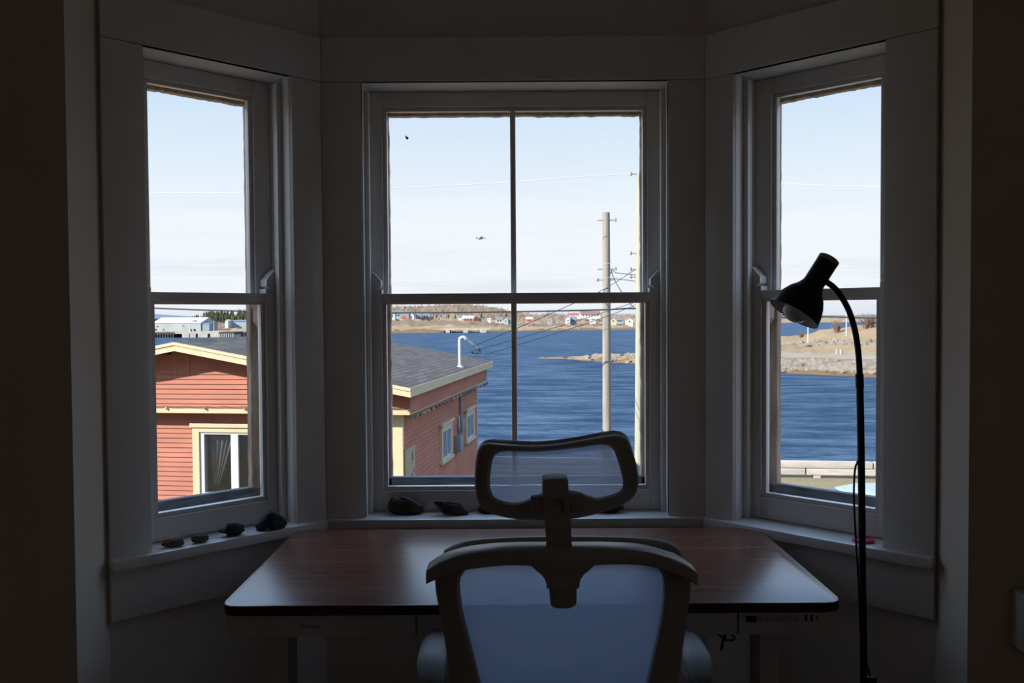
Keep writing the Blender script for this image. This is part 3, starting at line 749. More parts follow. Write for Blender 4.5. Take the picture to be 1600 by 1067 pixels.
stone('stone', 'small orange and grey stone, nearest the camera on the left sill', 251, 285, 855.5, 13.5, RK_GREY, 1.3, A45*.5, .5, None, RK_RUST, -.004)
stone('stone', 'small rounded brown stone, second from the near end of the left sill', 297, 324, 849, 12.5, RK_BROWN, 2.1, A45*.6, .55, None, None, -.003)
stone('stone', 'knobbly black stone in the middle of the left sill', 339, 380, 839, 21, RK_DARK, 3.4, A45*.5, .5, nub, None, -.004)
stone('stone', 'large peaked black stone at the far corner of the left sill', 397, 446, 829.5, 30, RK_DARK, 4.2, A45*.45, .5, arch, None, -.004)
stone('stone', 'largest dark stone, thick at its left end, on the centre sill', 604.5, 661.5, 805.5, 27.5, RK_GREEN, 5.7, 0, .42, taper)
stone('stone', 'flat slanting dark stone with yellow flecks on the centre sill', 677, 732, 806.5, 23, RK_GREEN, 6.6, 0, .4, tilt)
stone('stone', 'dark stone half hidden behind the left end of the headrest', 746.5, 783, 803.5, 18, RK_DARK, 7.2, 0, .5)
stone('stone', 'dark stone half hidden under the right end of the headrest', 930, 977, 803, 17, RK_DARK, 8.8, 0, .5)
PINK = mat('pink_plastic', (.62, .03, .13), .4, .4, .05, 20)
pp = onZ(1346, 848, ZB)
m = MB(); m.lathe([(.0, .003), (.018, .003), (.020, .0085), (.0235, .0085), (.0265, .0065), (.0265, .001), (.025, 0), (0, 0)], 36)
lid = m.done('lid', PINK, None, 40, (pp.x+.010, pp.y+.012, ZB+.0003)); tag(lid, 'small round pink lid lying on the right sill behind the lamp pole', 'lid')
# white box on the front wall at the right edge
m = MB(); w0 = onY(1578.5, 918, FRY-.006); w1 = onY(1578.5, 1006, FRY-.006)
b0 = Vector((w0.x, FRY-.006, w1.z)); hgt = w0.z-w1.z
wb = empty('wall_box', b0); tag(wb, 'white plastic box mounted on the dark wall at the right edge', 'wall box')
MB().box(0, .16, -.075, -.0005, 0, hgt, .004).done('housing', PAINT, wb, 40)
MB().box(.006, .154, -.081, -.0755, .006, hgt-.006, .003).done('front_cover', PAINT, wb, 40)
# a fly on the centre window
fy_ = onY(635.5, 215, 2.5+.1315-.002)
m = MB(); m.ball((0, 0, 0), .0042, 2, (.55, .5, 1.25)); m.ball((0, -.001, .0055), .0018, 2); 
fl = m.done('fly', BLACK, None, 60, fy_); fl.rotation_euler = (0, R_(-40), 0); tag(fl, 'dark fly resting on the upper left pane of the centre window', 'fly')
MB().box(.0005, .0035, -.0022, -.0018, -.006, .001).done('wing', DGREY, fl); MB().box(-.0035, -.0005, -.0022, -.0018, -.006, .001).done('wing', DGREY, fl)

# ------------------------------------------------------------------ outdoors: levels
ZSEA = EYE-7.0
ZGR = EYE-4.82
ALB = .40
def sea_mat():
    m, N, L, B = newmat('sea_water'); N.remove(B); out = N['Material Output']
    tc = N.new('ShaderNodeTexCoord')
    def mp(sc):
        q = N.new('ShaderNodeMapping'); q.inputs['Scale'].default_value = sc; q.inputs['Rotation'].default_value = (0, 0, R_(5)); L.new(tc.outputs['Object'], q.inputs[0]); return q.outputs[0]
    h1 = noise_n(N, L, mp((.22, .8, 1)), .62, 7, .66)
    h2 = noise_n(N, L, mp((.4, 1.2, 1)), 2.6, 5, .6)
    h3 = noise_n(N, L, mp((.25, .7, 1)), .09, 4, .6)
    ad = N.new('ShaderNodeMath'); ad.operation = 'MULTIPLY_ADD'; ad.inputs[1].default_value = .35; L.new(h2, ad.inputs[0]); L.new(h1, ad.inputs[2])
    nb = bump_n(N, L, ad.outputs[0], 1, 1.5)
    c = ramp_n(N, L, ad.outputs[0], [(.48, (.007, .016, .034)), (.63, (.023, .048, .090)), (.78, (.080, .115, .165))])  # light and dark of the wave faces put into the colour by height
    c = mixc(N, L, .35, c, ramp_n(N, L, h3, [(.35, (.010, .028, .055)), (.65, (.020, .050, .088))]))
    w = ramp_n(N, L, noise_n(N, L, mp((.3, 1.5, 1)), .5, 8, .72), [(.715, (0, 0, 0)), (.74, (.8, .8, .8))])
    c = mixc(N, L, w, c, (.22, .25, .28))
    d = N.new('ShaderNodeBsdfDiffuse'); L.new(c, d.inputs[0]); L.new(nb, d.inputs['Normal'])
    g = N.new('ShaderNodeBsdfGlossy'); g.inputs[0].default_value = (.62, .78, .95, 1); g.inputs['Roughness'].default_value = .1; L.new(nb, g.inputs['Normal'])
    lw = N.new('ShaderNodeLayerWeight'); lw.inputs['Blend'].default_value = .5; L.new(nb, lw.inputs['Normal'])
    mr = N.new('ShaderNodeMapRange'); mr.inputs['From Min'].default_value = .55; mr.inputs['From Max'].default_value = 1; mr.inputs['To Min'].default_value = .02; mr.inputs['To Max'].default_value = .25; L.new(lw.outputs['Facing'], mr.inputs['Value'])
    mx = N.new('ShaderNodeMixShader'); L.new(mr.outputs[0], mx.inputs[0]); L.new(d.outputs[0], mx.inputs[1]); L.new(g.outputs[0], mx.inputs[2])
    L.new(mx.outputs[0], out.inputs[0])
    return m
SEA = sea_mat()
m = MB(); m.face([(-1500, 20, 0), (1500, 20, 0), (1500, 1050, 0), (-1500, 1050, 0)])
tag(m.done('sea', SEA, None, None, (0, 0, ZSEA)), kind='structure')

def ground_mat(name, cols, scale=.6, bump=.4, fine=9):
    m, N, L, B = newmat(name); v = coords(N, L)
    cols = [tuple(x*ALB for x in c) for c in cols]
    f = noise_n(N, L, v, scale, 8, .65); g = noise_n(N, L, v, scale*fine, 6, .7)
    k = len(cols)-1
    a = ramp_n(N, L, f, [(.28+.44*i/k, c) for i, c in enumerate(cols)])
    b = ramp_n(N, L, g, [(.25, tuple(x*.62 for x in cols[0])), (.75, tuple(min(1, x*1.15) for x in cols[-1]))])
    L.new(mixc(N, L, .45, a, b), B.inputs['Base Color']); B.inputs['Roughness'].default_value = .95; B.inputs['Specular IOR Level'].default_value = .1
    L.new(bump_n(N, L, g, bump, .5/scale*.2), B.inputs['Normal']); return m
LAWN = ground_mat('dry_spring_lawn', [(.30, .26, .12), (.42, .34, .19), (.46, .38, .25)], .9, .5, 12)
GRAVEL = ground_mat('gravel', [(.34, .31, .27), (.46, .42, .37)], 1.5, .5, 16)
DRYGR = ground_mat('dry_grass', [(.34, .22, .11), (.50, .36, .20), (.56, .42, .26)], .12, .4, 14)
SCRUB = ground_mat('brown_scrub', [(.30, .19, .13), (.42, .27, .17), (.36, .26, .15)], .05, .5, 16)
HILLM = ground_mat('heath_hill', [(.30, .22, .13), (.42, .24, .13), (.36, .26, .18)], .03, .5, 18)
ROCKS = ground_mat('pale_shore_rock', [(.24, .19, .14), (.44, .37, .29), (.52, .45, .37)], .5, 1.0, 8)
WEED = ground_mat('tidal_weed', [(.22, .13, .06), (.34, .20, .08), (.30, .2, .12)], .4, .8, 10)
ROADM = ground_mat('pale_gravel_track', [(.40, .33, .25), (.50, .43, .34)], .4, .3, 10)
BANKM = ground_mat('rust_bank', [(.30, .17, .10), (.48, .33, .2)], .3, .5, 12)
TREEG = ground_mat('spruce_foliage', [(.05, .065, .03), (.085, .09, .04), (.12, .10, .06)], .2, .6, 10)
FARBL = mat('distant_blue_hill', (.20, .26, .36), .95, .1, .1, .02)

m = MB()
m.prism([(-40, 3.2), (60, 3.2), (60, 24.6), (22, 26.2), (8, 27.7), (-3, 28.4), (-40, 29)], ZGR-.5, ZGR)
tag(m.done('ground', LAWN), kind='structure')
m = MB(); m.prism([(1.0, 6), (40, 6), (40, 19.2), (10, 20.2), (7.2, 20.0), (3, 19.2)], ZGR-.1, ZGR+.012); tag(m.done('driveway', GRAVEL), kind='structure')
# rock fill below the lawn edge
m = MB()
for i in range(60):
    x0 = -20+i; 
    y0 = 28.6 - .075*max(0, x0+3) if x0 > -3 else 28.7
    m.hexa([Vector((x0, y0-1, ZSEA-1)), Vector((x0+1.02, y0-1.05, ZSEA-1)), Vector((x0+1.02, y0+1.3, ZSEA-.4)), Vector((x0, y0+1.4, ZSEA-.4))],
           [Vector((x0, y0-1, ZGR-.05)), Vector((x0+1.02, y0-1.05, ZGR-.05)), Vector((x0+1.02, y0-.4, ZGR-.1)), Vector((x0, y0-.35, ZGR-.1))])
tag(m.done('seawall_bank', ROCKS), kind='structure')

# ------------------------------------------------------------------ seawall of squared timbers
TIMB = mat('bleached_timber', (.62, .56, .49), .85, .2, .18, 3, (.3, 4, 4), bump=.3)
sw = empty('timber_seawall', (5, 27.6, ZGR)); tag(sw, 'low seawall of two stacked bleached timbers along the lawn edge', 'seawall')
_p0, _p1 = onZ(985, 737, ZGR) , onZ(1400, 748, ZGR)
_p0 = Vector((-2.5, _p0.y+.3, ZGR))
dw = (_p1-_p0); Lw = dw.length*1.5; dw.normalize(); nw = Vector((dw.y, -dw.x, 0))
def wx(s, o, z): return _p0 + dw*s + nw*o + Vector((0, 0, z)) - sw.location
s = 0; k = 0
while s < Lw:
    for r_ in (0, 1):
        s0 = s + (1.9 if r_ else 0) ; s1 = min(s0 + 3.7, Lw+2)
        m = MB(); z0 = .09+r_*.205; w = .12
        b = [wx(s0, w, z0), wx(s1, w, z0), wx(s1, -w, z0), wx(s0, -w, z0)]
        t = [p + Vector((0, 0, .19)) for p in b]
        m._bev(m.hexa(b, t), .02); m.done('timber', TIMB, sw, 40)
    m = MB(); b = [wx(s+.2, .1, 0), wx(s+.4, .1, 0), wx(s+.4, -.1, 0), wx(s+.2, -.1, 0)]; m.hexa(b, [p+Vector((0, 0, .089)) for p in b]); m.done('support_block', TIMB, sw, 40)
    s += 3.74; k += 1

# ------------------------------------------------------------------ red clapboard house
RED = mat('red_clapboard_paint', (.56, .205, .135), .75, .25, .16, 1.1, (1, 1, 3), bump=.15, detail=7)
CREAM = mat('cream_trim_paint', (.80, .66, .42), .6, .3, .05, 3)
WHITEV = mat('white_vinyl', (.80, .80, .80), .4, .4, .02, 3)
ROOMSHADE = mat('room_shade_paint', (.03, .03, .03), .9, .1, .1, 3)
CURT = mat('grey_sheer_curtain', (.20, .19, .185), .9, .1, .15, 6, (8, 8, .5))
GALV = mat('grey_electrical_steel', (.30, .33, .36), .5, .4, .1, 8)
PLYW = mat('unpainted_plywood', (.60, .47, .32), .8, .2, .1, 3, (1, 1, 6))
PALEGL = mat('curtained_pane', (.22, .28, .36), .15, .6, .15, 4, (6, 6, .5))
def roof_mat():
    m, N, L, B = newmat('grey_asphalt_shingles')
    tc = N.new('ShaderNodeTexCoord'); mp = N.new('ShaderNodeMapping'); mp.inputs['Rotation'].default_value = (0, 0, R_(90)); L.new(tc.outputs['Object'], mp.inputs[0])
    b = N.new('ShaderNodeTexBrick'); b.inputs['Scale'].default_value = 1; b.inputs['Brick Width'].default_value = .32; b.inputs['Row Height'].default_value = .145; b.inputs['Mortar Size'].default_value = .012
    b.inputs['Color1'].default_value = (.042, .039, .038, 1); b.inputs['Color2'].default_value = (.085, .076, .07, 1); b.inputs['Mortar'].default_value = (.014, .013, .013, 1)
    L.new(mp.outputs[0], b.inputs[0])
    f = noise_n(N, L, mp.outputs[0], 3, 6, .7); c = mixc(N, L, f, b.outputs['Color'], (.07, .058, .05)); c = mixc(N, L, .6, b.outputs['Color'], c)
    L.new(c, B.inputs['Base Color']); B.inputs['Roughness'].default_value = .95; B.inputs['Specular IOR Level'].default_value = .1
    L.new(bump_n(N, L, b.outputs['Fac'], -.5, .02), B.inputs['Normal']); return m
ROOFM = roof_mat()

HA = R_(7.9)
HG = onY(628, 650, 16); HO = Vector((HG.x, 16, ZGR))
hex_, hey_ = Vector((math.cos(HA), -math.sin(HA), 0)), Vector((math.sin(HA), math.cos(HA), 0))
def hf(px, py, ly): p = onP(px, py, HO+hey_*ly, hey_) - HO; return p.dot(hex_), p.z     # on a plane parallel to the gable
def hs(px, py, lx_): p = onP(px, py, HO+hex_*lx_, hex_) - HO; return p.dot(hey_), p.z    # on a plane parallel to the side
def make_house():
    h = empty('red_house', HO, -HA); tag(h, 'red clapboard house with cream trim and grey shingle roof outside', 'house')
    FO, SO_ = .29, .23                    # how far the upper part stands out, front and side
    RK = .46                              # rake overhang
    zb1 = hf(300, 638, -FO)[1]; zb0 = hf(300, 645.2, -FO)[1]      # cream band
    rx, rzt = hf(272, 533.8, -FO-RK)      # ridge
    ex, ezt = hf(640.5, 606, -FO-RK)      # eave end of the rake
    slope = (rzt-ezt)/(ex-rx)
    fh = .165
    lxl = 2*rx - ex                       # left eave
    W0, W1 = 2*rx, 0.0                    # lower walls
    U0, U1 = W0-SO_, SO_
    D1 = hs(745, 650, 0)[0]               # depth of the house
    DU = D1+.25
    zr = lambda x: rzt - slope*abs(x-rx)
    def clap(m, x0, x1, ly, z0, z1, e=.089, holes=(), lim=None):
        z = z0; n = 0
        while z < z1-1e-4:
            zt = min(z+e, z1)
            spans = [(x0, x1)]
            if lim:
                spans = [(max(x0, lim(zt)[0]), min(x1, lim(zt)[1]))]
            for (hx0, hx1, hz0, hz1) in holes:
                if zt > hz0+.001 and z < hz1-.001:
                    ns = []
                    for a, b in spans:
                        if hx0 > a: ns.append((a, min(b, hx0)))
                        if hx1 < b: ns.append((max(a, hx1), b))
                    spans = ns
            for a, b in spans:
                if b-a < .02: continue
                m.hexa([Vector((a, ly-.027, z)), Vector((b, ly-.027, z)), Vector((b, ly+.03, z)), Vector((a, ly+.03, z))],
                       [Vector((a, ly-.004, zt+.004)), Vector((b, ly-.004, zt+.004)), Vector((b, ly+.03, zt+.004)), Vector((a, ly+.03, zt+.004))])
            z = zt; n += 1
    # front window geometry
    wx0, wz1 = hf(302, 667, 0); wz0 = hf(305, 779, 0)[1]; g0 = hf(312.5, 670, 0)[0]
    gx0 = hf(319.5, 680, 0)[0]; gx1 = hf(361, 680, 0)[0]; gx2 = hf(372.5, 680, 0)[0]
    wx1 = wx0 + 2*((gx1+gx2)/2-wx0); gz1 = hf(340, 678.5, 0)[1]; gz0 = hf(340, 769.5, 0)[1]
    # lower walls
    m = MB(); clap(m, W0, W1-.06, 0, .1, zb0, holes=((wx0+.03, wx1-.03, wz0+.03, wz1-.02),)); m.done('front_clapboards', RED, h)
    m = MB(); T = Matrix.Rotation(R_(90), 4, 'Z')
    sm = MB(); clap(sm, .06, D1-.05, 0, .1, zb0)
    sm.bm.transform(T); sm.done('side_clapboards', RED, h)      # local (y -> side): x=-ly.. faces +x
    m = MB(); m.box(W0+.03, W1-.03, D1-.1, D1, 0, zb1); m.box(W0, W0+.08, .03, D1, 0, zb1); m.box(W0+.03, W1-.03, .25, .3, 0, wz0); m.done('back_walls', RED, h)
    MB().box(W0+.03, W1-.031, .031, D1-.05, 0, .12).done('foundation', mat('concrete_footing', (.4, .4, .4), .9), h)
    cb = MB(); cbx = hf(614, 700, -.022)[0]
    cb.box(cbx, W1+.022, -.030, .055, .05, zb0-.001, .004); cb.done('corner_board', CREAM, h)
    MB().box(W1-.03, W1+.026, D1-.055, D1+.02, .05, zb0-.001, .004).done('corner_board', CREAM, h)
    # upper part, standing out over the walls
    m = MB(); clap(m, U0, U1-.02, -FO, zb1+.002, rzt-.02, lim=lambda z: (rx-(rzt-.10-z)/slope, rx+(rzt-.10-z)/slope)); m.done('gable_clapboards', RED, h)
    m = MB(); m.box(U1-.03, U1, -FO+.0, DU, zb0+.02, ezt-.06, .003); m.done('eave_board', RED, h)
    m = MB(); m.box(U0, U0+.03, -FO, DU, zb0+.02, ezt-.06); m.box(U0, U1, DU-.03, DU, zb0+.02, ezt-.06); m.done('eave_board', RED, h)
    m = MB(); m.slab([(rx-(rzt-.15-ezt)/slope, ezt-.06), (rx+(rzt-.15-ezt)/slope, ezt-.06), (rx, rzt-.14)], DU-.02, DU); m.done('back_gable', RED, h)
    MB().box(U0, U1-.002, -FO-.035, -FO-.002, zb0, zb1, .004).done('band_board', CREAM, h)
    m = MB(); m.box(U0, U1, -FO, -.0, zb0-.0, zb0+.019); m.box(W1-.02, U1, 0, DU, zb0, zb0+.019); m.box(U0, W0+.02, 0, DU, zb0, zb0+.019); m.done('soffit', CREAM, h)
    # gable vent, boarded panel
    va, vz1 = hf(271, 554, -FO-.02); vb, vz0 = hf(296, 585, -FO-.02)
    m = MB(); m.box(va, va+.05, -FO-.032, -FO-.0, vz0, vz1, .003); m.box(vb-.05, vb, -FO-.032, -FO, vz0, vz1, .003); m.box(va+.05, vb-.05, -FO-.032, -FO, vz1-.05, vz1, .003)
    k = 0; z = vz0
    while z < vz1-.05:
        m.hexa([Vector((va+.05, -FO-.030, z)), Vector((vb-.05, -FO-.030, z)), Vector((vb-.05, -FO, z)), Vector((va+.05, -FO, z))], [Vector((va+.05, -FO-.022, z+.04)), Vector((vb-.05, -FO-.022, z+.04)), Vector((vb-.05, -FO, z+.04)), Vector((va+.05, -FO, z+.04))]); z += .042
    m.done('gable_vent', RED, h)
    # roof
    y0, y1 = -FO-RK, DU+.3
    for sx, xe in ((1, ex), (-1, lxl)):
        th = .05
        P = [(rx, rzt), (xe, zr(xe)), (xe, zr(xe)-th), (rx, rzt-th)]
        rf = MB(); rf.slab(P, y0, y1); rf.done('roof', ROOFM, h)
    MB().slab([(rx-.14, rzt-.14*slope+.0), (rx, rzt+.022), (rx+.14, rzt-.14*slope), (rx+.14, rzt-.14*slope-.012), (rx, rzt+.008), (rx-.14, rzt-.14*slope-.012)], y0, y1).done('ridge_cap', ROOFM, h)
    for sx, xe in ((1, ex), (-1, lxl)):
        for (a, b, yy) in ((.0, .062, y0-.022), (.062, fh, y0-.006)):
            P = [(rx, rzt-a-.006), (xe+sx*.012, zr(xe)-a-.006), (xe+sx*.012, zr(xe)-b), (rx, rzt-b)]
            MB().slab(P, yy, y0+.03).done('rake_board', CREAM, h)
        MB().slab([(rx, rzt-.0505), (xe, zr(xe)-.0505), (xe, zr(xe)-.07), (rx, rzt-.07)], y0+.03, -FO).done('rake_soffit', RED, h)
        m = MB(); xa, xb = (xe-.02, xe+.012) if sx > 0 else (xe-.012, xe+.02)
        m.box(xa, xb, y0+.031, y1, zr(xe)-fh, zr(xe)-.002, .003); m.done('fascia', CREAM, h)
        # eave closure
    # front window
    w = MB(); d0 = -.045
    w.box(wx0, g0, d0, .03, wz0, wz1, .004); w.box(wx1-(g0-wx0), wx1, d0, .03, wz0, wz1, .004); w.box(g0, wx1-(g0-wx0), d0, .03, wz1-.09, wz1, .004)
    w.box(wx0-.04, wx1+.04, d0-.03, .02, wz1, wz1+.075, .006); w.box(wx0-.03, wx1+.03, d0-.03, .02, wz0-.06, wz0, .006)
    win = w.done('window_trim', CREAM, h)
    f = MB(); fx1 = wx1-(g0-wx0); zt = wz1-.09
    gx3 = fx1-(gx0-g0)
    f.box(g0, gx0, -.02, .10, wz0, zt, .003); f.box(gx3, fx1, -.02, .10, wz0, zt, .003); f.box(gx0, gx3, -.02, .10, gz1, zt, .003); f.box(gx0, gx3, -.02, .10, wz0, gz0, .003); f.box(gx1, gx2, -.02, .05, gz0, gz1, .003)
    f.done('sash', WHITEV, win)
    for a, b in ((gx0, gx1), (gx2, gx3)): MB().box(a, b, .02, .026, gz0, gz1).done('glass_pane', HGLASS, win)
    MB().box(g0, fx1, .55, .58, wz0-.1, zt+.1).done('room_shade_sheet', ROOMSHADE, win)  # near-black sheet behind the glass, the unlit room's shade put into its colour
    # curtain gathered to one side
    cm = MB(); A = []; Bp = []
    for i in range(61):
        t = i/60; A.append(Vector((gx0+.02+t*(gx1-gx0+.02), .14+.02*math.sin(t*31+.8*math.sin(t*9)), gz1+.05)))
    for i in range(61):
        t = i/60; Bp.append(Vector((gx0+.09+t*.12, .14+.012*math.sin(t*31+.8*math.sin(t*9)), gz0+.12)))
    rows = []
    for q in range(9):
        s = q/8; rows.append([cm.bm.verts.new(a.lerp(b, s**1.15)) for a, b in zip(A, Bp)])
    for r0, r1 in zip(rows, rows[1:]):
        for i in range(60): cm.bm.faces.new([r0[i], r0[i+1], r1[i+1], r1[i]])
    cm.done('curtain', CURT, win, 60)
    # two small windows in the shaded side
    for k, (pa, pb, ta, tb) in enumerate(((689.5, 706, 661, 722), (728, 740.5, 638, 690))):
        ya, zt_ = hs(pa, ta+5, .05); yb = hs(pb, ta, .05)[0]; zb_ = hs(pa, tb, .05)[1]
        x = 0.0; m = MB(); tw = .10
        m.box(x, .068, ya, ya+tw, zb_, zt_, .004); m.box(x, .068, yb-tw, yb, zb_, zt_, .004); m.box(x, .068, ya+tw, yb-tw, zt_-.10, zt_, .004)
        m.box(x, .11, ya-.08, yb+.08, zt_, zt_+.06, .006); m.box(x, .10, ya-.05, yb+.05, zb_-.06, zb_, .006)
        t_ = m.done('side_window_trim', CREAM, h)
        m = MB(); a, b = ya+tw, yb-tw; c = (a+b)/2
        m.box(.02, .056, a, a+.05, zb_, zt_-.10); m.box(.02, .056, b-.05, b, zb_, zt_-.10); m.box(.02, .056, a+.05, b-.05, zb_, zb_+.05); m.box(.02, .056, a+.05, b-.05, zt_-.15, zt_-.10); m.box(.02, .056, c-.02, c+.02, zb_+.05, zt_-.15)
        m.done('sash', WHITEV, t_)
        MB().box(.03, .042, a+.05, b-.05, zb_+.05, zt_-.15).done('pane', PALEGL, t_)
    # electrical service on the side wall
    yc, zc1 = hs(719.5, 600, .05); zc0 = hs(718, 690, .05)[1]
    m = MB(); m.tube([(.055, yc, zc0), (.055, yc, zc1+.05)], .03, 10); cd = m.done('conduit', GALV, h, 40)
    ya, z1 = hs(722, 655, .12); z0 = hs(724, 672, .12)[1]; MB().box(.021, .14, ya-.02, ya+.24, z0, z1, .01).done('meter_box', GALV, h, 40)
    ya, z1 = hs(717.5, 682, .12); z0 = hs(717.5, 706, .12)[1]; MB().box(.021, .16, ya-.05, ya+.3, z0, z1, .01).done('panel_box', GALV, h, 40)
    m = MB(); m.tube(spline([(.05, ya+.34, z1+.45), (.05, ya+.36, z1+.1), (.05, ya+.5, z1-.05)], 5), .02, 8); m.box(.021, .10, ya+.42, ya+.6, z1-.22, z1-.03, .01); m.done('junction_box', WHITEV, h, 40)
    # mast with weatherhead on the roof
    my, mz = None, None
    lxm = .12
    for _ in range(1):
        p = onP(718.5, 570, HO+hex_*lxm, hex_) - HO; my = p.dot(hey_)
    zbm = zr(lxm)
    ztop = hs(719, 528, lxm)[1]
    m = MB(); m.tube(spline([(lxm, my, zbm-.02), (lxm, my, zbm+.2), (lxm, my, ztop-.06), (lxm+.03, my, ztop), (lxm+.09, my, ztop+.02), (lxm+.15, my+.02, ztop-.03)], 5), [.036]*26, 12)
    mast = m.done('service_mast', WHITEV, h, 40)
    MB().lathe([(0, 0), (.09, 0), (.06, .03), (.037, .06), (0, .06)], 16, Matrix.Translation((lxm, my, zbm-.012))).done('roof_flashing', WHITEV, mast, 40)
    m = MB(); m.tube([(lxm+.12, my+.02, ztop-.01), (lxm+.42, my+.1, ztop-.24)], [.035, .02], 10); m.done('weatherhead', GALV, mast, 40)
    for q in range(2): m = MB(); m.tube(spline([(lxm+.38, my+.1, ztop-.2), (lxm+.46, my+.12, ztop-.30-.05*q), (lxm+.30+.05*q, my+.1, ztop-.36), (lxm+.26, my+.08, ztop-.31)], 5), .012, 6); m.done('service_tail', BLACK, mast, 40)
    # light string along the eave (hung on the house)
    pts = []; bulbs = []
    n = 44
    for i in range(n+1):
        y = -FO+.05 + (DU+FO-.1)*i/n; pts.append((U1+.02, y, zb0-.015-.012*(i % 2)))
    pf = [(U1-.02-(U1-U0)*i/n, -FO-.05, zb1+.04-.012*(i % 2)) for i in range(n+1)]
    s = empty('light_string', h.matrix_world @ Vector((0, 0, 0)))
    s.location = HO; s.rotation_euler = (0, 0, -HA); tag(s, 'string of small coloured outdoor bulbs along the red house eaves', 'light string')
    MB().tube(pts, .008, 5).done('wire', BLACK, s); MB().tube(pf, .006, 5).done('wire', BLACK, s)
    cols = [mat('bulb_'+c, rgb, .3, .5, .02) for c, rgb in (('green', (.04, .25, .12)), ('white', (.7, .7, .68)), ('blue', (.04, .08, .4)), ('dark_red', (.3, .04, .03)), ('yellow', (.5, .4, .05)))]
    for i, p in enumerate(pts):
        if i % 1 == 0: m = MB(); m.ball((p[0]+.01, p[1], p[2]-.035), .026, 1, (.8, .8, 1.3)); m.done('bulb', cols[(i*7 + i//3) % 5], s, 60)
    for i, p in enumerate(pf):
        if i % 4 == 0: m = MB(); m.ball((p[0], p[1]-.01, p[2]-.035), .024, 1, (.8, .8, 1.3)); m.done('bulb', cols[(i//4) % 5], s, 60)
    # plywood sign board
    ya, z1a = hs(632, 703, .03); yb, _ = hs(647, 695, .03)
    sg = empty('sign_board', HO + hex_*.030 + hey_*((ya+yb)/2) + Vector((0, 0, z1a-1.0)), -HA); tag(sg, 'tall plywood sign with a painted bird on the shaded house side', 'sign')
    hw = (yb-ya)/2
    MB().box(0, .022, -hw, hw, 0, 1.0, .003).done('board', PLYW, sg)
    bd = MB(); T = Matrix.Translation((.0225, hw*.35, .80))
    P = [(-.07, -.09), (-.02, .01), (-.03, .06), (.01, .11), (.03, .02), (.09, -.03), (.03, -.02), (.02, -.07), (.0, -.02)]
    bd.hexa([T @ Vector((0, x, z)) for x, z in P], [T @ Vector((.003, x, z)) for x, z in P]); bd.ball(T @ Vector((.001, .02, -.12)), .014, 1, (.2, 1, 1)); bd.done('painted_bird', DGREY, sg)
    for j, (yy, zz, r) in enumerate(((.12, .52, .02), (.02, .46, .018), (-.06, .40, .018), (.05, .36, .015))):
        m = MB(); m.tube(spline([(.0235, yy*hw*4-.06*0, zz), (.0235, yy*hw*4+.05, zz+.05), (.0235, yy*hw*4+.07, zz-.03), (.0235, yy*hw*4+.12, zz+.04)], 5), .004, 5); m.done('painted_scribble', DGREY, sg)
    text_mesh('Cricket', .15, 'painted_lettering', mat('faded_brown_paint', (.22, .13, .09)), sg, (.0228, 0, .22), (R_(90), R_(-18), R_(90)), .001)
    return h
HGLASS = glass_mat('house_window_glass', (.85, .86, .86), .05, .25)
HOUSE = make_house()

# ------------------------------------------------------------------ utility poles and lines
POLEM = mat('weathered_pole_wood', (.40, .36, .32), .85, .2, .22, 2.5, (6, 6, .4), bump=.4)
POLEY = mat('pale_treated_pole', (.50, .50, .39), .85, .2, .15, 2.5, (6, 6, .4), bump=.3)
WIRE = mat('dark_power_cable', (.06, .07, .085), .6, .3, .05)
WIREL = mat('bare_aluminium_wire', (.36/ALB, .36/ALB, .37/ALB), .4, .5, .03)
def pole(label, pxt, pyt, pxb, pyb, Y, r0, r1, mt, hw):
    top = onY(pxt, pyt, Y); b = onY(pxb, pyb, Y); d = (b-top).normalized(); base = top + d*((ZGR-.6-top.z)/d.z)
    e = empty('utility_pole', (base.x, base.y, ZGR)); tag(e, label, 'utility pole')
    m = MB(); m.tube([base-e.location, (base.lerp(top, .5))-e.location, top-e.location], [r1, (r0+r1)/2, r0], 20); m.done('shaft', mt, e, 40)
    for (py, s) in hw:
        t = (py-pyt)/(pyb-pyt); c = top.lerp(b, t)-e.location
        m = MB(); m.tube([c+Vector((-r1*1.9, -.02, 0)), c+Vector((r1*1.9, -.02, 0))], .014, 6); m.lathe([(0, 0), (.035, 0), (.035, .07), (.02, .1), (0, .1)], 10, Matrix.Translation(c+Vector((s*r1*1.9, -.02, -.04)))); m.done('bracket', GALV, e, 40)
    return e
pole('weathered grey utility pole standing on the lawn seen through the centre window', 947, 332, 948.5, 672, 25.5, .105, .135, POLEM, ((344, 1), (420, 1), (437, -1), (468, 1)))
pole('pale utility pole partly hidden by the right edge of the centre window', 1000, 268, 998.6, 700, 24.0, .085, .13, POLEY, ((272, -1), (395, -1), (420, -1), (432, -1)))
def wire(label, P, r, mt=WIRE, n=6):
    pts = [onY(*p) for p in P]; m = MB(); c = pts[0].copy()
    m.tube(spline([p-c for p in pts], n), r, 5)
    tag(m.done('power_line', mt, None, 60, c), label, 'power line', 'overhead lines')
wire('topmost overhead wire crossing all three windows at the head of the pale pole', [(-300, 296, 26), (229, 301, 25), (376, 300.5, 24.6), (609, 294, 24.3), (800, 285, 24.1), (999, 272, 24), (1224, 287, 23.6), (1379, 292, 23.2), (1800, 300, 22)], .009, WIREL)
wire('thin pale overhead wire below the topmost one', [(-300, 406, 26), (229, 413.5, 25), (376, 415, 24.6), (609, 416.5, 24.3), (800, 416, 24.1), (999, 411, 24), (1224, 421, 23.6), (1379, 423, 23.2), (1800, 424, 22)], .004, WIREL)
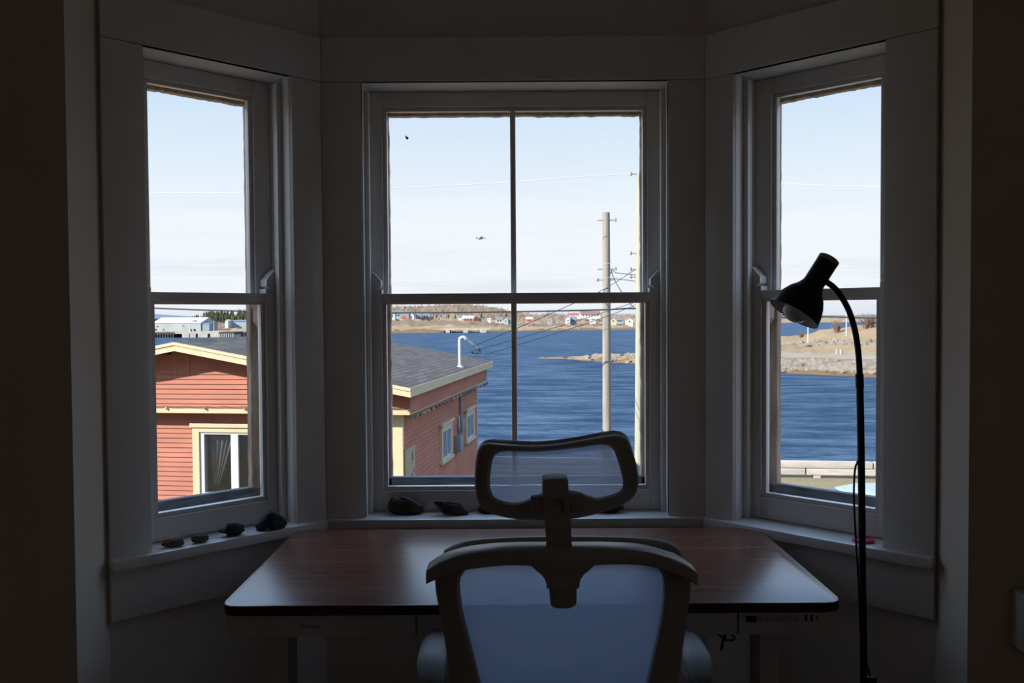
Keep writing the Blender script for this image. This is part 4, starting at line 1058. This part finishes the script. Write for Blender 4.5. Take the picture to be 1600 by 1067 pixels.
wire('thin pale overhead wire crossing the sky just above the meeting rails', [(-300, 428, 26), (229, 433.5, 25), (376, 435, 24.6), (609, 439, 24.3), (800, 437, 24.1), (945, 433.5, 24.0), (999, 433, 24), (1224, 430.5, 23.6), (1379, 431, 23.2), (1800, 430, 22)], .005, WIREL)
wire('thick telephone cable bundle crossing low over the far shore', [(-300, 470, 25), (150, 477, 24.6), (232, 481, 24.4), (380, 486, 24.2), (610, 488.5, 24), (800, 487, 24), (940, 484, 24), (995, 482, 24), (1100, 488, 24), (1280, 494, 23.6), (1379, 497, 23), (1800, 504, 21)], .022)
wire('upper service wire from the roof mast to the grey pole', [(739, 541, 20.5), (812, 511, 22), (896, 474, 24.2), (945, 451, 25.4), (999, 417, 24)], .010)
wire('middle service wire sagging from the roof mast to the pale pole', [(738, 549, 20.5), (812, 528, 22), (870, 511, 23), (918, 496, 23.6), (999, 470, 24)], .008)
wire('lowest service wire sagging from the house eave over the water', [(757, 554, 21.5), (812, 538, 22.2), (870, 520, 23), (938, 498, 24), (999, 474, 24)], .008)
wire('short tie wire looping from the grey pole to the pale pole', [(953, 428, 25.3), (957, 422, 25.2), (962, 426, 25), (980, 428, 24.5), (999, 430.5, 24)], .012)
wire('short lower tie wire between the two poles', [(953, 435, 25.3), (970, 436.5, 24.8), (999, 440, 24)], .010)
wire('slack wire dropping steeply from the grey pole bracket', [(955.5, 424, 25.2), (958, 432, 25.2), (966, 448, 25), (976, 463, 24.6), (984, 474, 24.4), (999, 488, 24)], .014)

# ------------------------------------------------------------------ land across the water
def at_sea(px, py): return onZ(px, py, ZSEA)
def interp(tab, x):
    if x <= tab[0][0]: return tab[0][1]
    for (a, va), (b, vb) in zip(tab, tab[1:]):
        if x <= b: return va + (vb-va)*(x-a)/(b-a)
    return tab[-1][1]
class Land:
    """terrain in rows from the waterline inland; each row has its distance behind the shore and its measured height"""
    def __init__(s, name, shore, rows, x0, x1, step, mats, rough):
        s.shore, s.rows = shore, rows
        xs = [x0+i*step for i in range(int((x1-x0)/step)+1)]
        m = MB(); grid = []; mids = []
        sub = 5
        for k in range(len(rows)-1):
            for j in range(sub if k < len(rows)-2 else sub+1):
                t = k + j/sub; row = []
                for i, px in enumerate(xs):
                    p = s.P(px, t)
                    a = rough[min(k, len(rough)-1)]
                    if 0 < t < len(rows)-1:
                        p.z += a*(noise.noise(p*(.35)) + .6*noise.noise(p*.9) + .5*noise.noise(p*2.3)) - .3*a*0
                    row.append(m.bm.verts.new(p))
                grid.append(row); mids.append(k)
        for q, (r0, r1) in enumerate(zip(grid, grid[1:])):
            for i in range(len(xs)-1):
                f = m.bm.faces.new([r0[i], r0[i+1], r1[i+1], r1[i]])
                c = f.calc_center_median(); kk = mids[q] + (q % sub)/sub + .35*noise.noise(c*.12) + .2*noise.noise(c*.5)
                mi = mats[max(0, min(len(mats)-1, int(kk)))]; f.material_index = mi[-1] if xs[i] < 1110 else mi[0]
        uniq = []; ml = []
        s.obj = m.done(name, s_mats, None, 60); tag(s.obj, kind='structure')
    def P(s, px, t):
        k = min(int(t), len(s.rows)-2); f = t-k
        d0 = at_sea(px, interp(s.shore, px)).y
        out = []
        for r in (s.rows[k], s.rows[k+1]):
            dist = d0 + r[0]
            out.append(onY(px, interp(r[1], px), dist) if r[1] else Vector((onY(px, interp(s.shore, px), dist).x, dist, ZSEA-3)))
        return out[0].lerp(out[1], f)
s_mats = [WEED, ROCKS, BANKM, ROADM, DRYGR, SCRUB, HILLM, TREEG]
wI, rI, bI, roI, dI, scI, hI, tI = range(8)
# spit on the right with its rocky shore
sh = [(840, 562.5), (885, 563), (940, 566), (1000, 570), (1100, 577), (1225, 583.5), (1300, 587), (1380, 591), (1500, 596), (1800, 606)]
SPIT = Land('spit_shore', sh, [
    (0, [(x, y+1.5) for x, y in sh]),
    (3, [(840, 562.6), (885, 562.2), (940, 562.5), (1000, 566), (1100, 571), (1225, 576), (1300, 579), (1380, 582), (1800, 596)]),
    (7, [(840, 562.3), (885, 561.2), (940, 557), (1000, 556), (1100, 560), (1225, 565), (1300, 567), (1380, 570), (1800, 582)]),
    (10, [(840, 562.2), (885, 561), (940, 556), (1000, 553), (1100, 555), (1225, 558.5), (1300, 561), (1380, 563), (1800, 570)]),
    (14, [(840, 562.2), (885, 561), (940, 557), (1000, 552.5), (1100, 553), (1225, 556), (1300, 557.5), (1380, 557), (1800, 560)]),
    (18, [(840, 562.2), (885, 561.2), (940, 558), (1000, 552.5), (1100, 552), (1225, 553.5), (1300, 555), (1380, 554), (1800, 556)]),
    (34, [(840, 562.2), (885, 561.5), (940, 559), (1000, 554), (1100, 547), (1225, 543), (1262, 541.5), (1300, 541), (1380, 538), (1800, 530)]),
    (44, [(840, 562.2), (885, 562), (940, 560), (1000, 556), (1100, 546), (1225, 538), (1262, 536), (1300, 533), (1380, 530), (1800, 520)]),
    (62, [(840, 562.2), (885, 562), (940, 561), (1000, 557), (1100, 544), (1225, 526.5), (1250, 523.5), (1272, 520), (1282, 514), (1300, 512), (1330, 509), (1380, 503), (1450, 498), (1800, 490)]),
    (90, None)], 842, 1700, 6, [(wI,), (rI, bI), (bI,), (roI, bI), (roI, dI), (dI,), (rI,), (dI,), (dI,)], [.35, .75, .35, .10, .10, .2, .5, .35, .3])
# boulders along it, too many to count
bm_ = MB()
for i in range(1500):
    px = random.uniform(895, 1480); t = random.choice([random.uniform(.8, 2.3)]*4+[random.uniform(6.0, 7.0)])
    p = SPIT.P(px, t)
    if (t > 5 and px < 1215) or (px < 1110 and random.random() < .75): continue
    r = random.uniform(.25, .75)*(1 if t < 3 else 1.1)
    s0 = len(bm_.bm.verts); bm_.ball(p, r, 1, (random.uniform(.8, 1.6), 1, random.uniform(.5, .8)))
    bm_.bm.verts.ensure_lookup_table()
    for v in bm_.bm.verts[s0:]: v.co += Vector((random.uniform(-1, 1), random.uniform(-1, 1), random.uniform(-1, 1)))*r*.22
o = bm_.done('boulders', ROCKS); tag(o, 'pale boulders heaped along the shore of the spit', 'boulders', kind='stuff')
# bare bushes on the spit
TWIG = mat('bare_twigs', (.30, .20, .16), .95, .1, .2, .5)
def bush(label, px, t, wpx, hpx, land, n=130, mt=TWIG, grp='bare bushes on the spit', dens=1.0):
    p = land.P(px, t); Y = p.y; w = wpx/FPX*Y; h = hpx/FPX*Y
    m = MB(); rnd = random.Random(int(px*7))
    for i in range(n):
        a = rnd.uniform(0, 2*math.pi); b = Vector((math.cos(a)*w*.2*rnd.random(), math.sin(a)*w*.2*rnd.random(), -.1))
        e = Vector((rnd.gauss(0, .24)*w, rnd.gauss(0, .2)*w, h*rnd.uniform(.45, 1)))
        mid = b.lerp(e, .5) + Vector((rnd.uniform(-.1, .1)*w, 0, .08*h))
        m.tube([b, mid, e], [.035*dens, .026*dens, .012*dens], 3, False)
    tag(m.done('bush', mt, None, None, p), label, 'bush', grp)
bush('bare reddish bush on the spit, left of the far light pole', 1307, 7.6, 22, 22, SPIT)
bush('wide bare bush on the spit rise at the far right', 1358, 7.7, 40, 24, SPIT, 180)
bush('small bare bush at the water edge of the spit, left of the near light pole', 1252, 7.7, 14, 8, SPIT, 90)
bush('bare bush tuft right of the lamp pole on the spit', 1374, 7.3, 14, 16, SPIT, 90)
# slim poles and posts there
WPOST = mat('white_painted_post', (.78, .76, .72), .6, .3, .05)
def post(name, label, cat, px, t, hpx, r, grp=None, arm=False):
    p = SPIT.P(px, t); h = hpx/FPX*p.y; e = empty(name, p); tag(e, label, cat, grp)
    m = MB(); m.tube([(0, 0, -.3), (0, 0, h)], [r, r*.8], 10); m.done('shaft', WPOST, e, 40)
    m = MB(); m.lathe([(0, 0), (r*1.25, 0), (r*1.25, .06), (0, .1)], 10, Matrix.Translation((0, 0, h))); m.done('cap', GALV, e, 40)
post('light_pole', 'white light pole on the spit, partly behind the lamp shade', 'pole', 1262.5, 6.4, 44, .10)
post('light_pole', 'slim white pole on the spit, the taller one by the lamp stem', 'pole', 1322.5, 7.4, 44, .10)
post('marker_post', 'left one of two short white posts by the track on the spit', 'post', 1307, 5.1, 8, .10)
post('marker_post', 'right one of two short white posts by the track on the spit', 'post', 1313.5, 5.1, 8, .10)

# far land on the right, behind the bay
shR = [(1040, 507.6), (1225, 504.5), (1300, 503.8), (1380, 503), (1800, 500)]
FARR = Land('far_shore_right', shR, [(0, [(x, y+.4) for x, y in shR]), (60, [(1040, 505.5), (1225, 502.5), (1380, 501), (1800, 498)]), (200, [(1040, 503), (1225, 499.5), (1380, 497.5), (1800, 495)]), (420, [(1040, 500), (1225, 497), (1280, 496), (1330, 494.6), (1380, 492.5), (1800, 490)]), (600, None)], 1030, 1700, 6, [(dI,), (dI,), (scI,), (scI,)], [.3, 1, 1.5, 1.5])
# centre far land
shC = [(330, 522.5), (560, 521.2), (640, 520.3), (760, 519.4), (800, 518), (900, 516.3), (1000, 515), (1200, 513)]
FARC = Land('far_shore_center', shC, [
    (0, [(x, y+.6) for x, y in shC]),
    (8, [(330, 519), (560, 517.3), (640, 515.5), (700, 516), (760, 517), (800, 516), (900, 514), (1000, 512.5), (1200, 511)]),
    (40, [(330, 514), (560, 512.5), (640, 509), (700, 510.5), (760, 511), (800, 511.5), (900, 510), (1000, 508.5), (1200, 507)]),
    (85, [(330, 506), (560, 504), (640, 501), (700, 502), (760, 504), (800, 506), (900, 506), (1000, 505), (1200, 503.5)]),
    (140, [(330, 502), (560, 497.5), (640, 496), (700, 495), (760, 497.5), (800, 501), (900, 501.5), (1000, 501), (1200, 500)]),
    (260, [(330, 495), (520, 487), (560, 483), (600, 480.5), (640, 479), (680, 477), (720, 475.5), (745, 477), (780, 482), (800, 487), (830, 491.5), (860, 491), (900, 492.5), (950, 494), (1000, 494), (1200, 495)]),
    (420, None)], 330, 1200, 5, [(wI,), (dI,), (scI,), (dI,), (scI,), (hI,)], [.4, .7, 1.0, 1.3, 2.2, 1.0])
# left far land with wharf
shL = [(-100, 533), (150, 529), (232, 527), (300, 526.3), (400, 525.3), (480, 524)]
FARL = Land('far_shore_left', shL, [(0, [(x, y+1) for x, y in shL]), (4, [(-100, 526), (150, 521.5), (232, 520.3), (300, 519.8), (400, 518.6), (480, 518)]),
    (24, [(-100, 524), (150, 519.5), (232, 518.3), (300, 517.6), (345, 515.5), (400, 514), (480, 513)]), (90, [(-100, 518), (150, 514), (232, 512.5), (300, 512), (345, 509.5), (400, 508), (480, 507)]),
    (160, [(-100, 508), (150, 504), (232, 501), (300, 498), (318, 496.5), (350, 494), (378, 492.5), (400, 491.5), (480, 489)]), (320, None)], -100, 480, 5, [(rI,), (dI,), (scI,), (scI,), (tI,)], [.2, .3, .7, 1, 1])
# blue ridge behind
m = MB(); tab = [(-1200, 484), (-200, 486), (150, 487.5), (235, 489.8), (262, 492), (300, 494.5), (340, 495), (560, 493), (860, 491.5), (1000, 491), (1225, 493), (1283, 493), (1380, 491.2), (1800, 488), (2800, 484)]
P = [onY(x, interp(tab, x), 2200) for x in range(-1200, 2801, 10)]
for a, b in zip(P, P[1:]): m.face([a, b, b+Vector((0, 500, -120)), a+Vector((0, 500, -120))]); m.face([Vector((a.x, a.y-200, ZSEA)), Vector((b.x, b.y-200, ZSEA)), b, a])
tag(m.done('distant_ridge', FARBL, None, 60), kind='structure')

# spruce wood on the left shore: nobody could count it
m = MB(); rnd = random.Random(5)
for i in range(420):
    px = rnd.uniform(300, 470); t = rnd.uniform(3.3, 4.15)
    p = FARL.P(px, min(t, 4.0)); h = rnd.uniform(2.2, 4.2)*(1 if px > 318 else .6)
    n = 6; r = h*.26
    ring = [m.bm.verts.new(p+Vector((r*math.cos(2*math.pi*j/n)*rnd.uniform(.7, 1.2), r*math.sin(2*math.pi*j/n), 0))) for j in range(n)]
    ap = m.bm.verts.new(p+Vector((0, 0, h)))
    for j in range(n): m.bm.faces.new([ring[j], ring[(j+1) % n], ap])
tag(m.done('spruce_wood', TREEG), 'dark spruce wood on the low hill behind the white warehouse', 'wood', kind='stuff')
# ------------------------------------------------------------------ buildings on the far shore
WH = mat('white_house_siding', (.80, .80, .78), .7, .2, .04); GY = mat('grey_house_siding', (.45, .47, .47), .7, .2, .05); BLU = mat('pale_blue_siding', (.42, .52, .62), .7, .2, .05)
RD = mat('dark_red_siding', (.28, .06, .06), .7, .2, .05); PK = mat('salmon_siding', (.70, .33, .26), .7, .2, .05); GN = mat('mint_siding', (.45, .65, .55), .7, .2, .05); YL = mat('cream_siding', (.78, .70, .45), .7, .2, .05); ORG = mat('orange_red_door', (.55, .17, .09), .7)
RFG = mat('grey_roof', (.26, .27, .29), .9, .1, .08); RFR = mat('rusty_brown_roof', (.33, .18, .15), .9, .1, .08); RFW = mat('white_metal_roof', (.85, .87, .88), .5, .3, .03); RFP = mat('red_roof', (.5, .13, .12), .9, .1, .08); DKW = mat('dark_window_pane', (.05, .06, .08), .2, .5, .05)
FOOT = []
def cottage(label, px0, px1, pyb, pyw, pyr, Y, wall_m, roof_m, front=False, name='house', ang=0, doors=(), depth=None, wins=2, cat='house'):
    """px0..px1 width, pyb base, pyw eaves, pyr ridge; ridge along the front unless front gable"""
    a = onY(px0, pyb, Y); b = onY(px1, pyb, Y); c = (a+b)/2; w = (b-a).length/2; zb = -2.0; ze = onY(px0, pyw, Y).z-c.z; zr_ = onY(px0, pyr, Y).z-c.z
    d = (depth or max(w*.8, 2.2))
    e = empty(name, c + Vector((0, d, 0)), ang); tag(e, label, cat, 'buildings on the far shore')
    m = MB()
    ov = .12; FOOT.append((c.x, c.y+d, max(w, d)+1.2))
    if front:
        m.slab([(-w, zb), (w, zb), (w, ze), (0, zr_), (-w, ze)], -d, d); m.done('walls', wall_m, e)
        for s in (-1, 1):
            m = MB(); m.slab([(0, zr_+.02), (s*(w+ov), ze-ov*(zr_-ze)/w+.02), (s*(w+ov), ze-ov*(zr_-ze)/w+.17), (0, zr_+.2)], -d-ov, d+ov); m.done('roof', roof_m, e)
    else:
        m.box(-w, w, -d, d, zb, ze); T = Matrix.Rotation(R_(90), 4, 'Z'); m.slab([(-d, ze), (d, ze), (0, zr_-.05)], -w, w, 0, T); m.done('walls', wall_m, e)
        for s in (-1, 1):
            m = MB(); m.slab([(0, zr_), (s*(d+ov), ze-ov*(zr_-ze)/d), (s*(d+ov), ze-ov*(zr_-ze)/d+.16), (0, zr_+.18)], -w-ov, w+ov, 0, T); m.done('roof', roof_m, e)
    for i in range(wins):
        x = -w + (i+1)*2*w/(wins+1); s = min(.5, w*.22); zz = ze*.55
        MB().box(x-s*.8, x+s*.8, -d-.05, -d+.02, zz-s, zz+s).done('window', DKW, e)
    for (f, mt) in doors:
        x = -w+2*w*f; MB().box(x-.9, x+.9, -d-.06, -d+.02, 0, ze*.8).done('door', mt, e)
    return e
cottage('small white house at the left end of the far row in the centre window', 605, 617, 497.5, 490.5, 486.5, 470, WH, RFG)
cottage('pale blue house behind the long grey row of the far shore', 615, 627, 496, 490, 486, 480, BLU, RFG)
cottage('long house with grey roof and two orange doors on the far shore', 626.5, 638.3, 498.5, 492.5, 487, 465, WH, RFG, doors=((.22, ORG), (.65, ORG)), wins=0)
cottage('pale grey house with its gable to the water in the far row', 640, 647, 498.5, 493, 488.2, 466, WH, RFG, True, wins=1)
cottage('grey roofed house with one orange door right of the pale gable', 649.4, 658.5, 498.5, 493, 487.5, 470, BLU, RFG, doors=((.75, ORG),), wins=1)
cottage('low blue grey shed at the right end of the far row', 659, 672, 498, 492.5, 489, 475, GY, RFG, wins=2)
cottage('small cream cottage beside the dark trees on the far shore', 672, 677, 496.5, 493.5, 491, 480, YL, RFG, True, wins=0)
cottage('tiny white house left of the salmon coloured shed', 716, 722, 497.5, 495, 493, 480, WH, RFG)
cottage('long salmon shed with white roof across the water', 722.5, 740, 502, 497.5, 494, 470, PK, RFW, wins=3)
cottage('dark red house with its gable to the water on the far shore', 740.5, 748.5, 503, 498, 494.3, 465, RD, RFG, True, wins=1)
cottage('small pale blue house right of the dark red one', 748.5, 752, 502.5, 498, 495.5, 470, BLU, RFG, True, wins=0)
cottage('white low shed standing alone right of the dark red house', 761.5, 767, 501, 499, 498, 470, WH, RFW, wins=0)
cottage('dark roofed white house left of the mint cottage', 774, 786, 503.5, 500, 496.3, 470, WH, RFG)
cottage('mint green cottage with salmon gable on the far shore', 786, 794, 504.5, 499.8, 496, 465, GN, PK, True, wins=1)
cottage('white house at the edge of the centre muntin across the water', 794, 799.5, 504, 500, 497, 470, WH, RFG, wins=1)
cottage('pale pink house right of the centre muntin across the water', 822, 832, 503.5, 498.5, 496, 470, PK, RFW)
cottage('narrow pale grey house among bare trees on the far shore', 856, 862, 504, 498, 495.5, 470, GY, RFG, True, wins=1)
cottage('tall white house with a grey side roof on the far shore', 884, 891, 505.5, 497.5, 493.5, 465, WH, RFG, True, wins=2)
cottage('grey roofed wing right of the tall white house', 891, 901, 505, 500, 494.5, 470, BLU, RFG)
cottage('small white cottage below the long brown roof', 922.5, 931, 501, 498, 496, 490, WH, RFW)
cottage('long white hall with a rusty brown roof on the hill', 907, 938.5, 493.8, 491.5, 486.3, 560, WH, RFR, wins=6, depth=6)
cottage('low building with a bright red roof on the hill', 890, 904.5, 493.5, 492.3, 490, 570, WH, RFP, wins=0)
cottage('cream house just right of the grey pole on the far shore', 953, 963, 503.5, 499.8, 497, 465, YL, RFG, True, wins=1)
cottage('grey low house between the two poles on the far shore', 963, 974, 502.5, 500.3, 498.5, 475, BLU, RFG)
cottage('white gabled house left of the pale pole on the far shore', 978.5, 989, 505, 500, 496.8, 460, WH, PK, True, wins=1)
for i, (a, b, lab) in enumerate(((1283, 1290, 'tiny dark house at the left of the far right shore'), (1296, 1304, 'tiny white house on the far right shore, left of the pole'), (1309, 1320, 'long white shed on the far right shore beside the pole'), (1345, 1352, 'tiny white house right of the lamp stem on the far shore'), (1354, 1364, 'long white building right of the lamp stem on the far shore'))):
    cottage(lab, a, b, 501.5-.2*i, 498.6-.2*i, 497-.2*i, 1100, GY if i == 0 else WH, RFW if i else RFG, wins=0)
# warehouse on the left wharf
WARE = mat('pale_grey_cladding', (.56, .60, .60), .8, .2, .12, .4, (1, 1, .4)); WARE2 = mat('blue_grey_cladding', (.38, .45, .52), .8, .2, .08)
YW = 345
def warehouse():
    e = cottage('long pale warehouse with a white metal roof on the left wharf', 239, 314, 519, 505, 497, YW, WARE, RFW, name='warehouse', depth=9, wins=0, cat='warehouse')
    w = 75/2/FPX*YW
    for x, z0, z1, hw_ in ((.1, 2.0, 2.5, .25), (.22, .8, 1.2, .25), (.06, .7, 1.3, .3), (.80, .2, 1.2, .25), (.87, .1, 1.2, .4), (.64, 2.2, 2.6, .2)):
        X = -w+2*w*x; MB().box(X-hw_, X+hw_, -9.06, -8.98, z0, z1).done('window', DKW, e)
    MB().box(-w+2*w*.80, -w+2*w*.86, -8.0, -6.5, 3.6, 4.6).done('roof_vent', GY, e)
warehouse()
cottage('flat blue grey extension at the right end of the warehouse', 315.8, 327, 518.3, 506, 505.6, YW+.3, WARE2, WARE2, name='shed', depth=5, wins=0, cat='shed')
cottage('dark shed at the left edge behind the warehouse', 220, 238, 516, 499, 498, YW+30, mat('dark_shed_cladding', (.16, .19, .22), .8), RFW, name='shed', depth=4, wins=0, cat='shed')
cottage('long white store with its gable facing left behind the wharf', 362, 389, 511, 502.5, 500.5, 380, BLU, RFG, name='store', depth=5, wins=0, cat='building')
cottage('bright white gabled front joined to the long store', 351.5, 356.5, 511, 502, 499.8, 376, WH, RFW, True, name='store', wins=0, cat='building')
CONC = mat('pale_concrete', (.62, .57, .50), .9, .1, .2, .5); WDK = mat('tarred_timber', (.09, .09, .095), .9, .1, .25, .6)
def wharf(label, px0, px1, pyw, pyd, depth, mt, piers, pmat, grp='wharves across the water', back=True):
    a, b = at_sea(px0, pyw), at_sea(px1, pyw); c = (a+b)/2; e = empty('wharf', (c.x, c.y, ZSEA)); tag(e, label, 'wharf', grp)
    u = (b-a); L_ = u.length; zt = onY((px0+px1)/2, pyd, c.y).z-ZSEA
    MB().box(-L_/2, L_/2, 0, depth, zt*.68, zt).done('deck', mt, e)
    for f0, f1 in piers: MB().box(-L_/2+L_*f0, -L_/2+L_*f1, -.02, depth*.98, -1, zt*.70).done('pier', pmat, e)
    if back: MB().box(-L_/2+.1, L_/2-.1, depth*.9, depth*.95, -1, zt*.67).done('back_wall', WDK, e)
wharf('dark timber wharf below the left end of the warehouse', 220, 270, 527.5, 519.8, 10, WDK, [(i/14, i/14+.035) for i in range(14)], WDK)
wharf('pale concrete wharf with dark openings below the warehouse', 278, 338, 527.2, 518.6, 12, CONC, ((.16, .32), (.34, .47), (.52, .74), (.80, 1)), CONC)
wharf('dark timber crib wharf right of the concrete one', 344, 365, 527, 518.6, 10, WDK, [(i/7, i/7+.07) for i in range(7)], CONC)
wharf('small low dark jetty at the right end of the left shore', 366, 384, 525.5, 518.5, 8, WDK, [(i/4, i/4+.12) for i in range(4)], WDK)
wharf('small concrete jetty on three piers across the water', 690, 764, 519.8, 513.6, 6, CONC, ((.12, .2), (.46, .56), (.79, .92)), CONC, back=False)
# yard lamp poles near the warehouse
for px, y0_, y1_, Y_, lab in ((297.5, 519, 498, 306, 'slim lamp pole in front of the warehouse'), (334.5, 517, 502, 306, 'slim lamp pole on the bare ground right of the warehouse'), (320.5, 506, 491, 400, 'tall thin mast behind the warehouse extension')):
    p = onY(px, y0_, Y_); e = empty('lamp_pole', p); tag(e, lab, 'pole', 'slim poles on the left shore'); h_ = onY(px, y1_, Y_).z-p.z
    MB().tube([(0, 0, -.5), (0, 0, h_)], [.13, .09], 8).done('shaft', WPOST, e, 40); MB().box(-.1, .5, -.1, .1, h_-.05, h_+.08).done('lamp_head', GALV, e)
# small evergreens in front of the far houses
EVG = mat('evergreen_needles', (.05, .075, .035), .95, .1, .3, .6)
def fir(label, px, pyb, hpx, Y):
    p = onY(px, pyb, Y); h = hpx/FPX*Y; e = empty('fir_tree', p); tag(e, label, 'tree', 'evergreens on the far shore')
    m = MB(); r = h*.30; rn = random.Random(int(px))
    for k in range(4):
        n = 9; z0 = h*(.12+.2*k); rr = r*(1-.22*k); ring = [m.bm.verts.new((rr*math.cos(2*math.pi*j/n)*rn.uniform(.75, 1.15), rr*math.sin(2*math.pi*j/n), z0+rn.uniform(-.05, .05)*h)) for j in range(n)]; ap = m.bm.verts.new((0, 0, z0+h*.36))
        for j in range(n): m.bm.faces.new([ring[j], ring[(j+1) % n], ap])
        m.bm.faces.new(ring[::-1])
    m.done('crown', EVG, e); MB().tube([(0, 0, -.4), (0, 0, h*.2)], h*.03, 6).done('trunk', TWIG, e)
fir('dark bushy evergreen at the left end of the far row', 612, 504, 7, 455); fir('evergreen beside the cream cottage on the far shore', 682, 497, 5.5, 470)
fir('left one of two pointed evergreens on the open slope', 700.5, 497.5, 6.5, 470); fir('right one of two pointed evergreens on the open slope', 711.5, 497.5, 6.5, 470)
fir('tall evergreen behind the pale blue house', 752, 497, 9, 490); fir('evergreen above the mint cottage on the hill', 791, 495, 7, 500); fir('wide evergreen at the top of the slope, far left', 633, 484, 6, 590)
# two dark boat sheds above the small jetty
DKS = mat('dark_blue_grey_shed', (.06, .075, .095), .9)
cottage('left dark boat shed above the small jetty', 718, 726, 512, 507.5, 505.8, 440, DKS, DKS, name='shed', wins=0, cat='shed')
cottage('right dark boat shed above the small jetty, the wider one', 732, 744, 512, 507.5, 505.5, 440, DKS, DKS, name='shed', wins=0, cat='shed')

# bare scrub over the far hill
BARE = mat('bare_branches_grey', (.36, .29, .24), .95, .1, .25, .3)
m = MB()
for i in range(1500):
    px = rnd.uniform(560, 1050); t = rnd.choice([rnd.uniform(3.4, 4.9), rnd.uniform(4.0, 5.0)])
    p = FARC.P(px, t)
    if any(abs(p.x-fx) < fr and abs(p.y-fy2) < fr for fx, fy2, fr in FOOT): continue
    h = rnd.uniform(1.2, 3.6)
    for k in range(3):
        e = p + Vector((rnd.gauss(0, .8), rnd.gauss(0, .8), h*rnd.uniform(.6, 1)))
        m.tube([p-Vector((0, 0, .3)), e], [.22, .05], 3, False)
tag(m.done('bare_trees', BARE), 'bare grey trees and scrub covering the far hillside', 'scrub', kind='stuff')

# ------------------------------------------------------------------ parked car
CARP = mat('pale_blue_car_paint', (.42, .52, .66), .3, .6, .02); CARG = mat('car_window_glass', (.04, .06, .09), .08, .8, .05); TYRE = mat('tyre_rubber', (.02, .02, .02), .9); HUB = mat('alloy_hub', (.5, .5, .52), .35, .5, metal=.8)
def make_car():
    rp = onY(1318, 765, 17.0)
    e = empty('car', (rp.x+.45, 17.0, ZGR+.012)); tag(e, 'pale blue parked car at the bottom of the right window', 'car')
    hz = rp.z-ZGR
    W = .86; k = hz/1.43
    prof = [(-2.05, .35), (-2.1, .62), (-2.0, .80), (-1.15, .93), (-.95, .97), (1.75, .95), (2.05, .88), (2.1, .5), (2.05, .32)]
    m = MB(); m.slab([(x, z*k) for x, z in prof], -W, W, .06); m.done('body', CARP, e, 40)
    roof = [(-1.10, .95), (-.35, 1.36), (.0, 1.42), (.7, 1.43), (1.25, 1.38), (1.85, .95)]
    m = MB(); b = [Vector((x, -W*.94+(z-.95)*.35, z*k)) for x, z in roof]; t = [Vector((x, W*.94-(z-.95)*.35, z*k)) for x, z in roof]
    m._bev(m.hexa(b, t), .05); m.done('roof', CARP, e, 40)
    for s in (-1, 1):
        for P in ([(-.82, 1.0), (-.28, 1.31), (.35, 1.35), (.35, 1.0)], [(.43, 1.0), (.43, 1.35), (1.1, 1.32), (1.55, 1.0)]):
            m = MB(); y = lambda z: s*(W*.94-(z-.95)*.35+.004); m.hexa([Vector((x, y(z), z*k)) for x, z in P], [Vector((x, y(z)-s*.03, z*k)) for x, z in P]); m.done('side_window', CARG, e)
    m = MB(); m.hexa([Vector((-1.06, -.68, .985*k)), Vector((-1.06, .68, .985*k)), Vector((-.42, .58, 1.335*k)), Vector((-.42, -.58, 1.335*k))], [Vector((-1.09, -.68, 1.01*k)), Vector((-1.09, .68, 1.01*k)), Vector((-.45, .58, 1.36*k)), Vector((-.45, -.58, 1.36*k))]); m.done('windshield', CARG, e)
    for x in (-1.3, 1.3):
        for s in (-1, 1):
            T = Matrix.Translation((x, s*.74, .31)) @ Matrix.Rotation(R_(90), 4, 'X')
            m = MB(); m.lathe([(0, -.1), (.25, -.1), (.31, -.07), (.31, .07), (.25, .1), (0, .1)], 28, T); wl = m.done('wheel', TYRE, e, 40)
            m = MB(); m.lathe([(0, -.115), (.18, -.108), (.18, .108), (0, .115)], 20, T); m.done('hub', HUB, wl, 40)
make_car()

# ------------------------------------------------------------------ gull over the bay
g0 = onY(750, 372, 40); GW = mat('white_gull_feathers', (.85, .85, .85), .8); GG = mat('grey_gull_wing', (.45, .47, .5), .8)
gu = empty('gull', g0, R_(20)); tag(gu, 'white gull flying in the sky in the upper left centre pane', 'bird')
m = MB(); m.ball((0, 0, 0), .075, 2, (2.2, .9, .8)); m.ball((-.19, 0, .03), .045, 2); m.slab([(.13, -.01), (.27, -.02), (.27, .02), (.13, .03)], -.05, .05); m.done('body', GW, gu, 60)
for s in (-1, 1):
    m = MB(); P = [(-.06, s*.03, .03), (.08, s*.03, .02), (.12, s*.3, .09), (.10, s*.55, .05), (.02, s*.34, .10)]
    m.hexa([Vector(p) for p in P], [Vector(p)+Vector((0, 0, .015)) for p in P]); m.done('wing', GG, gu)
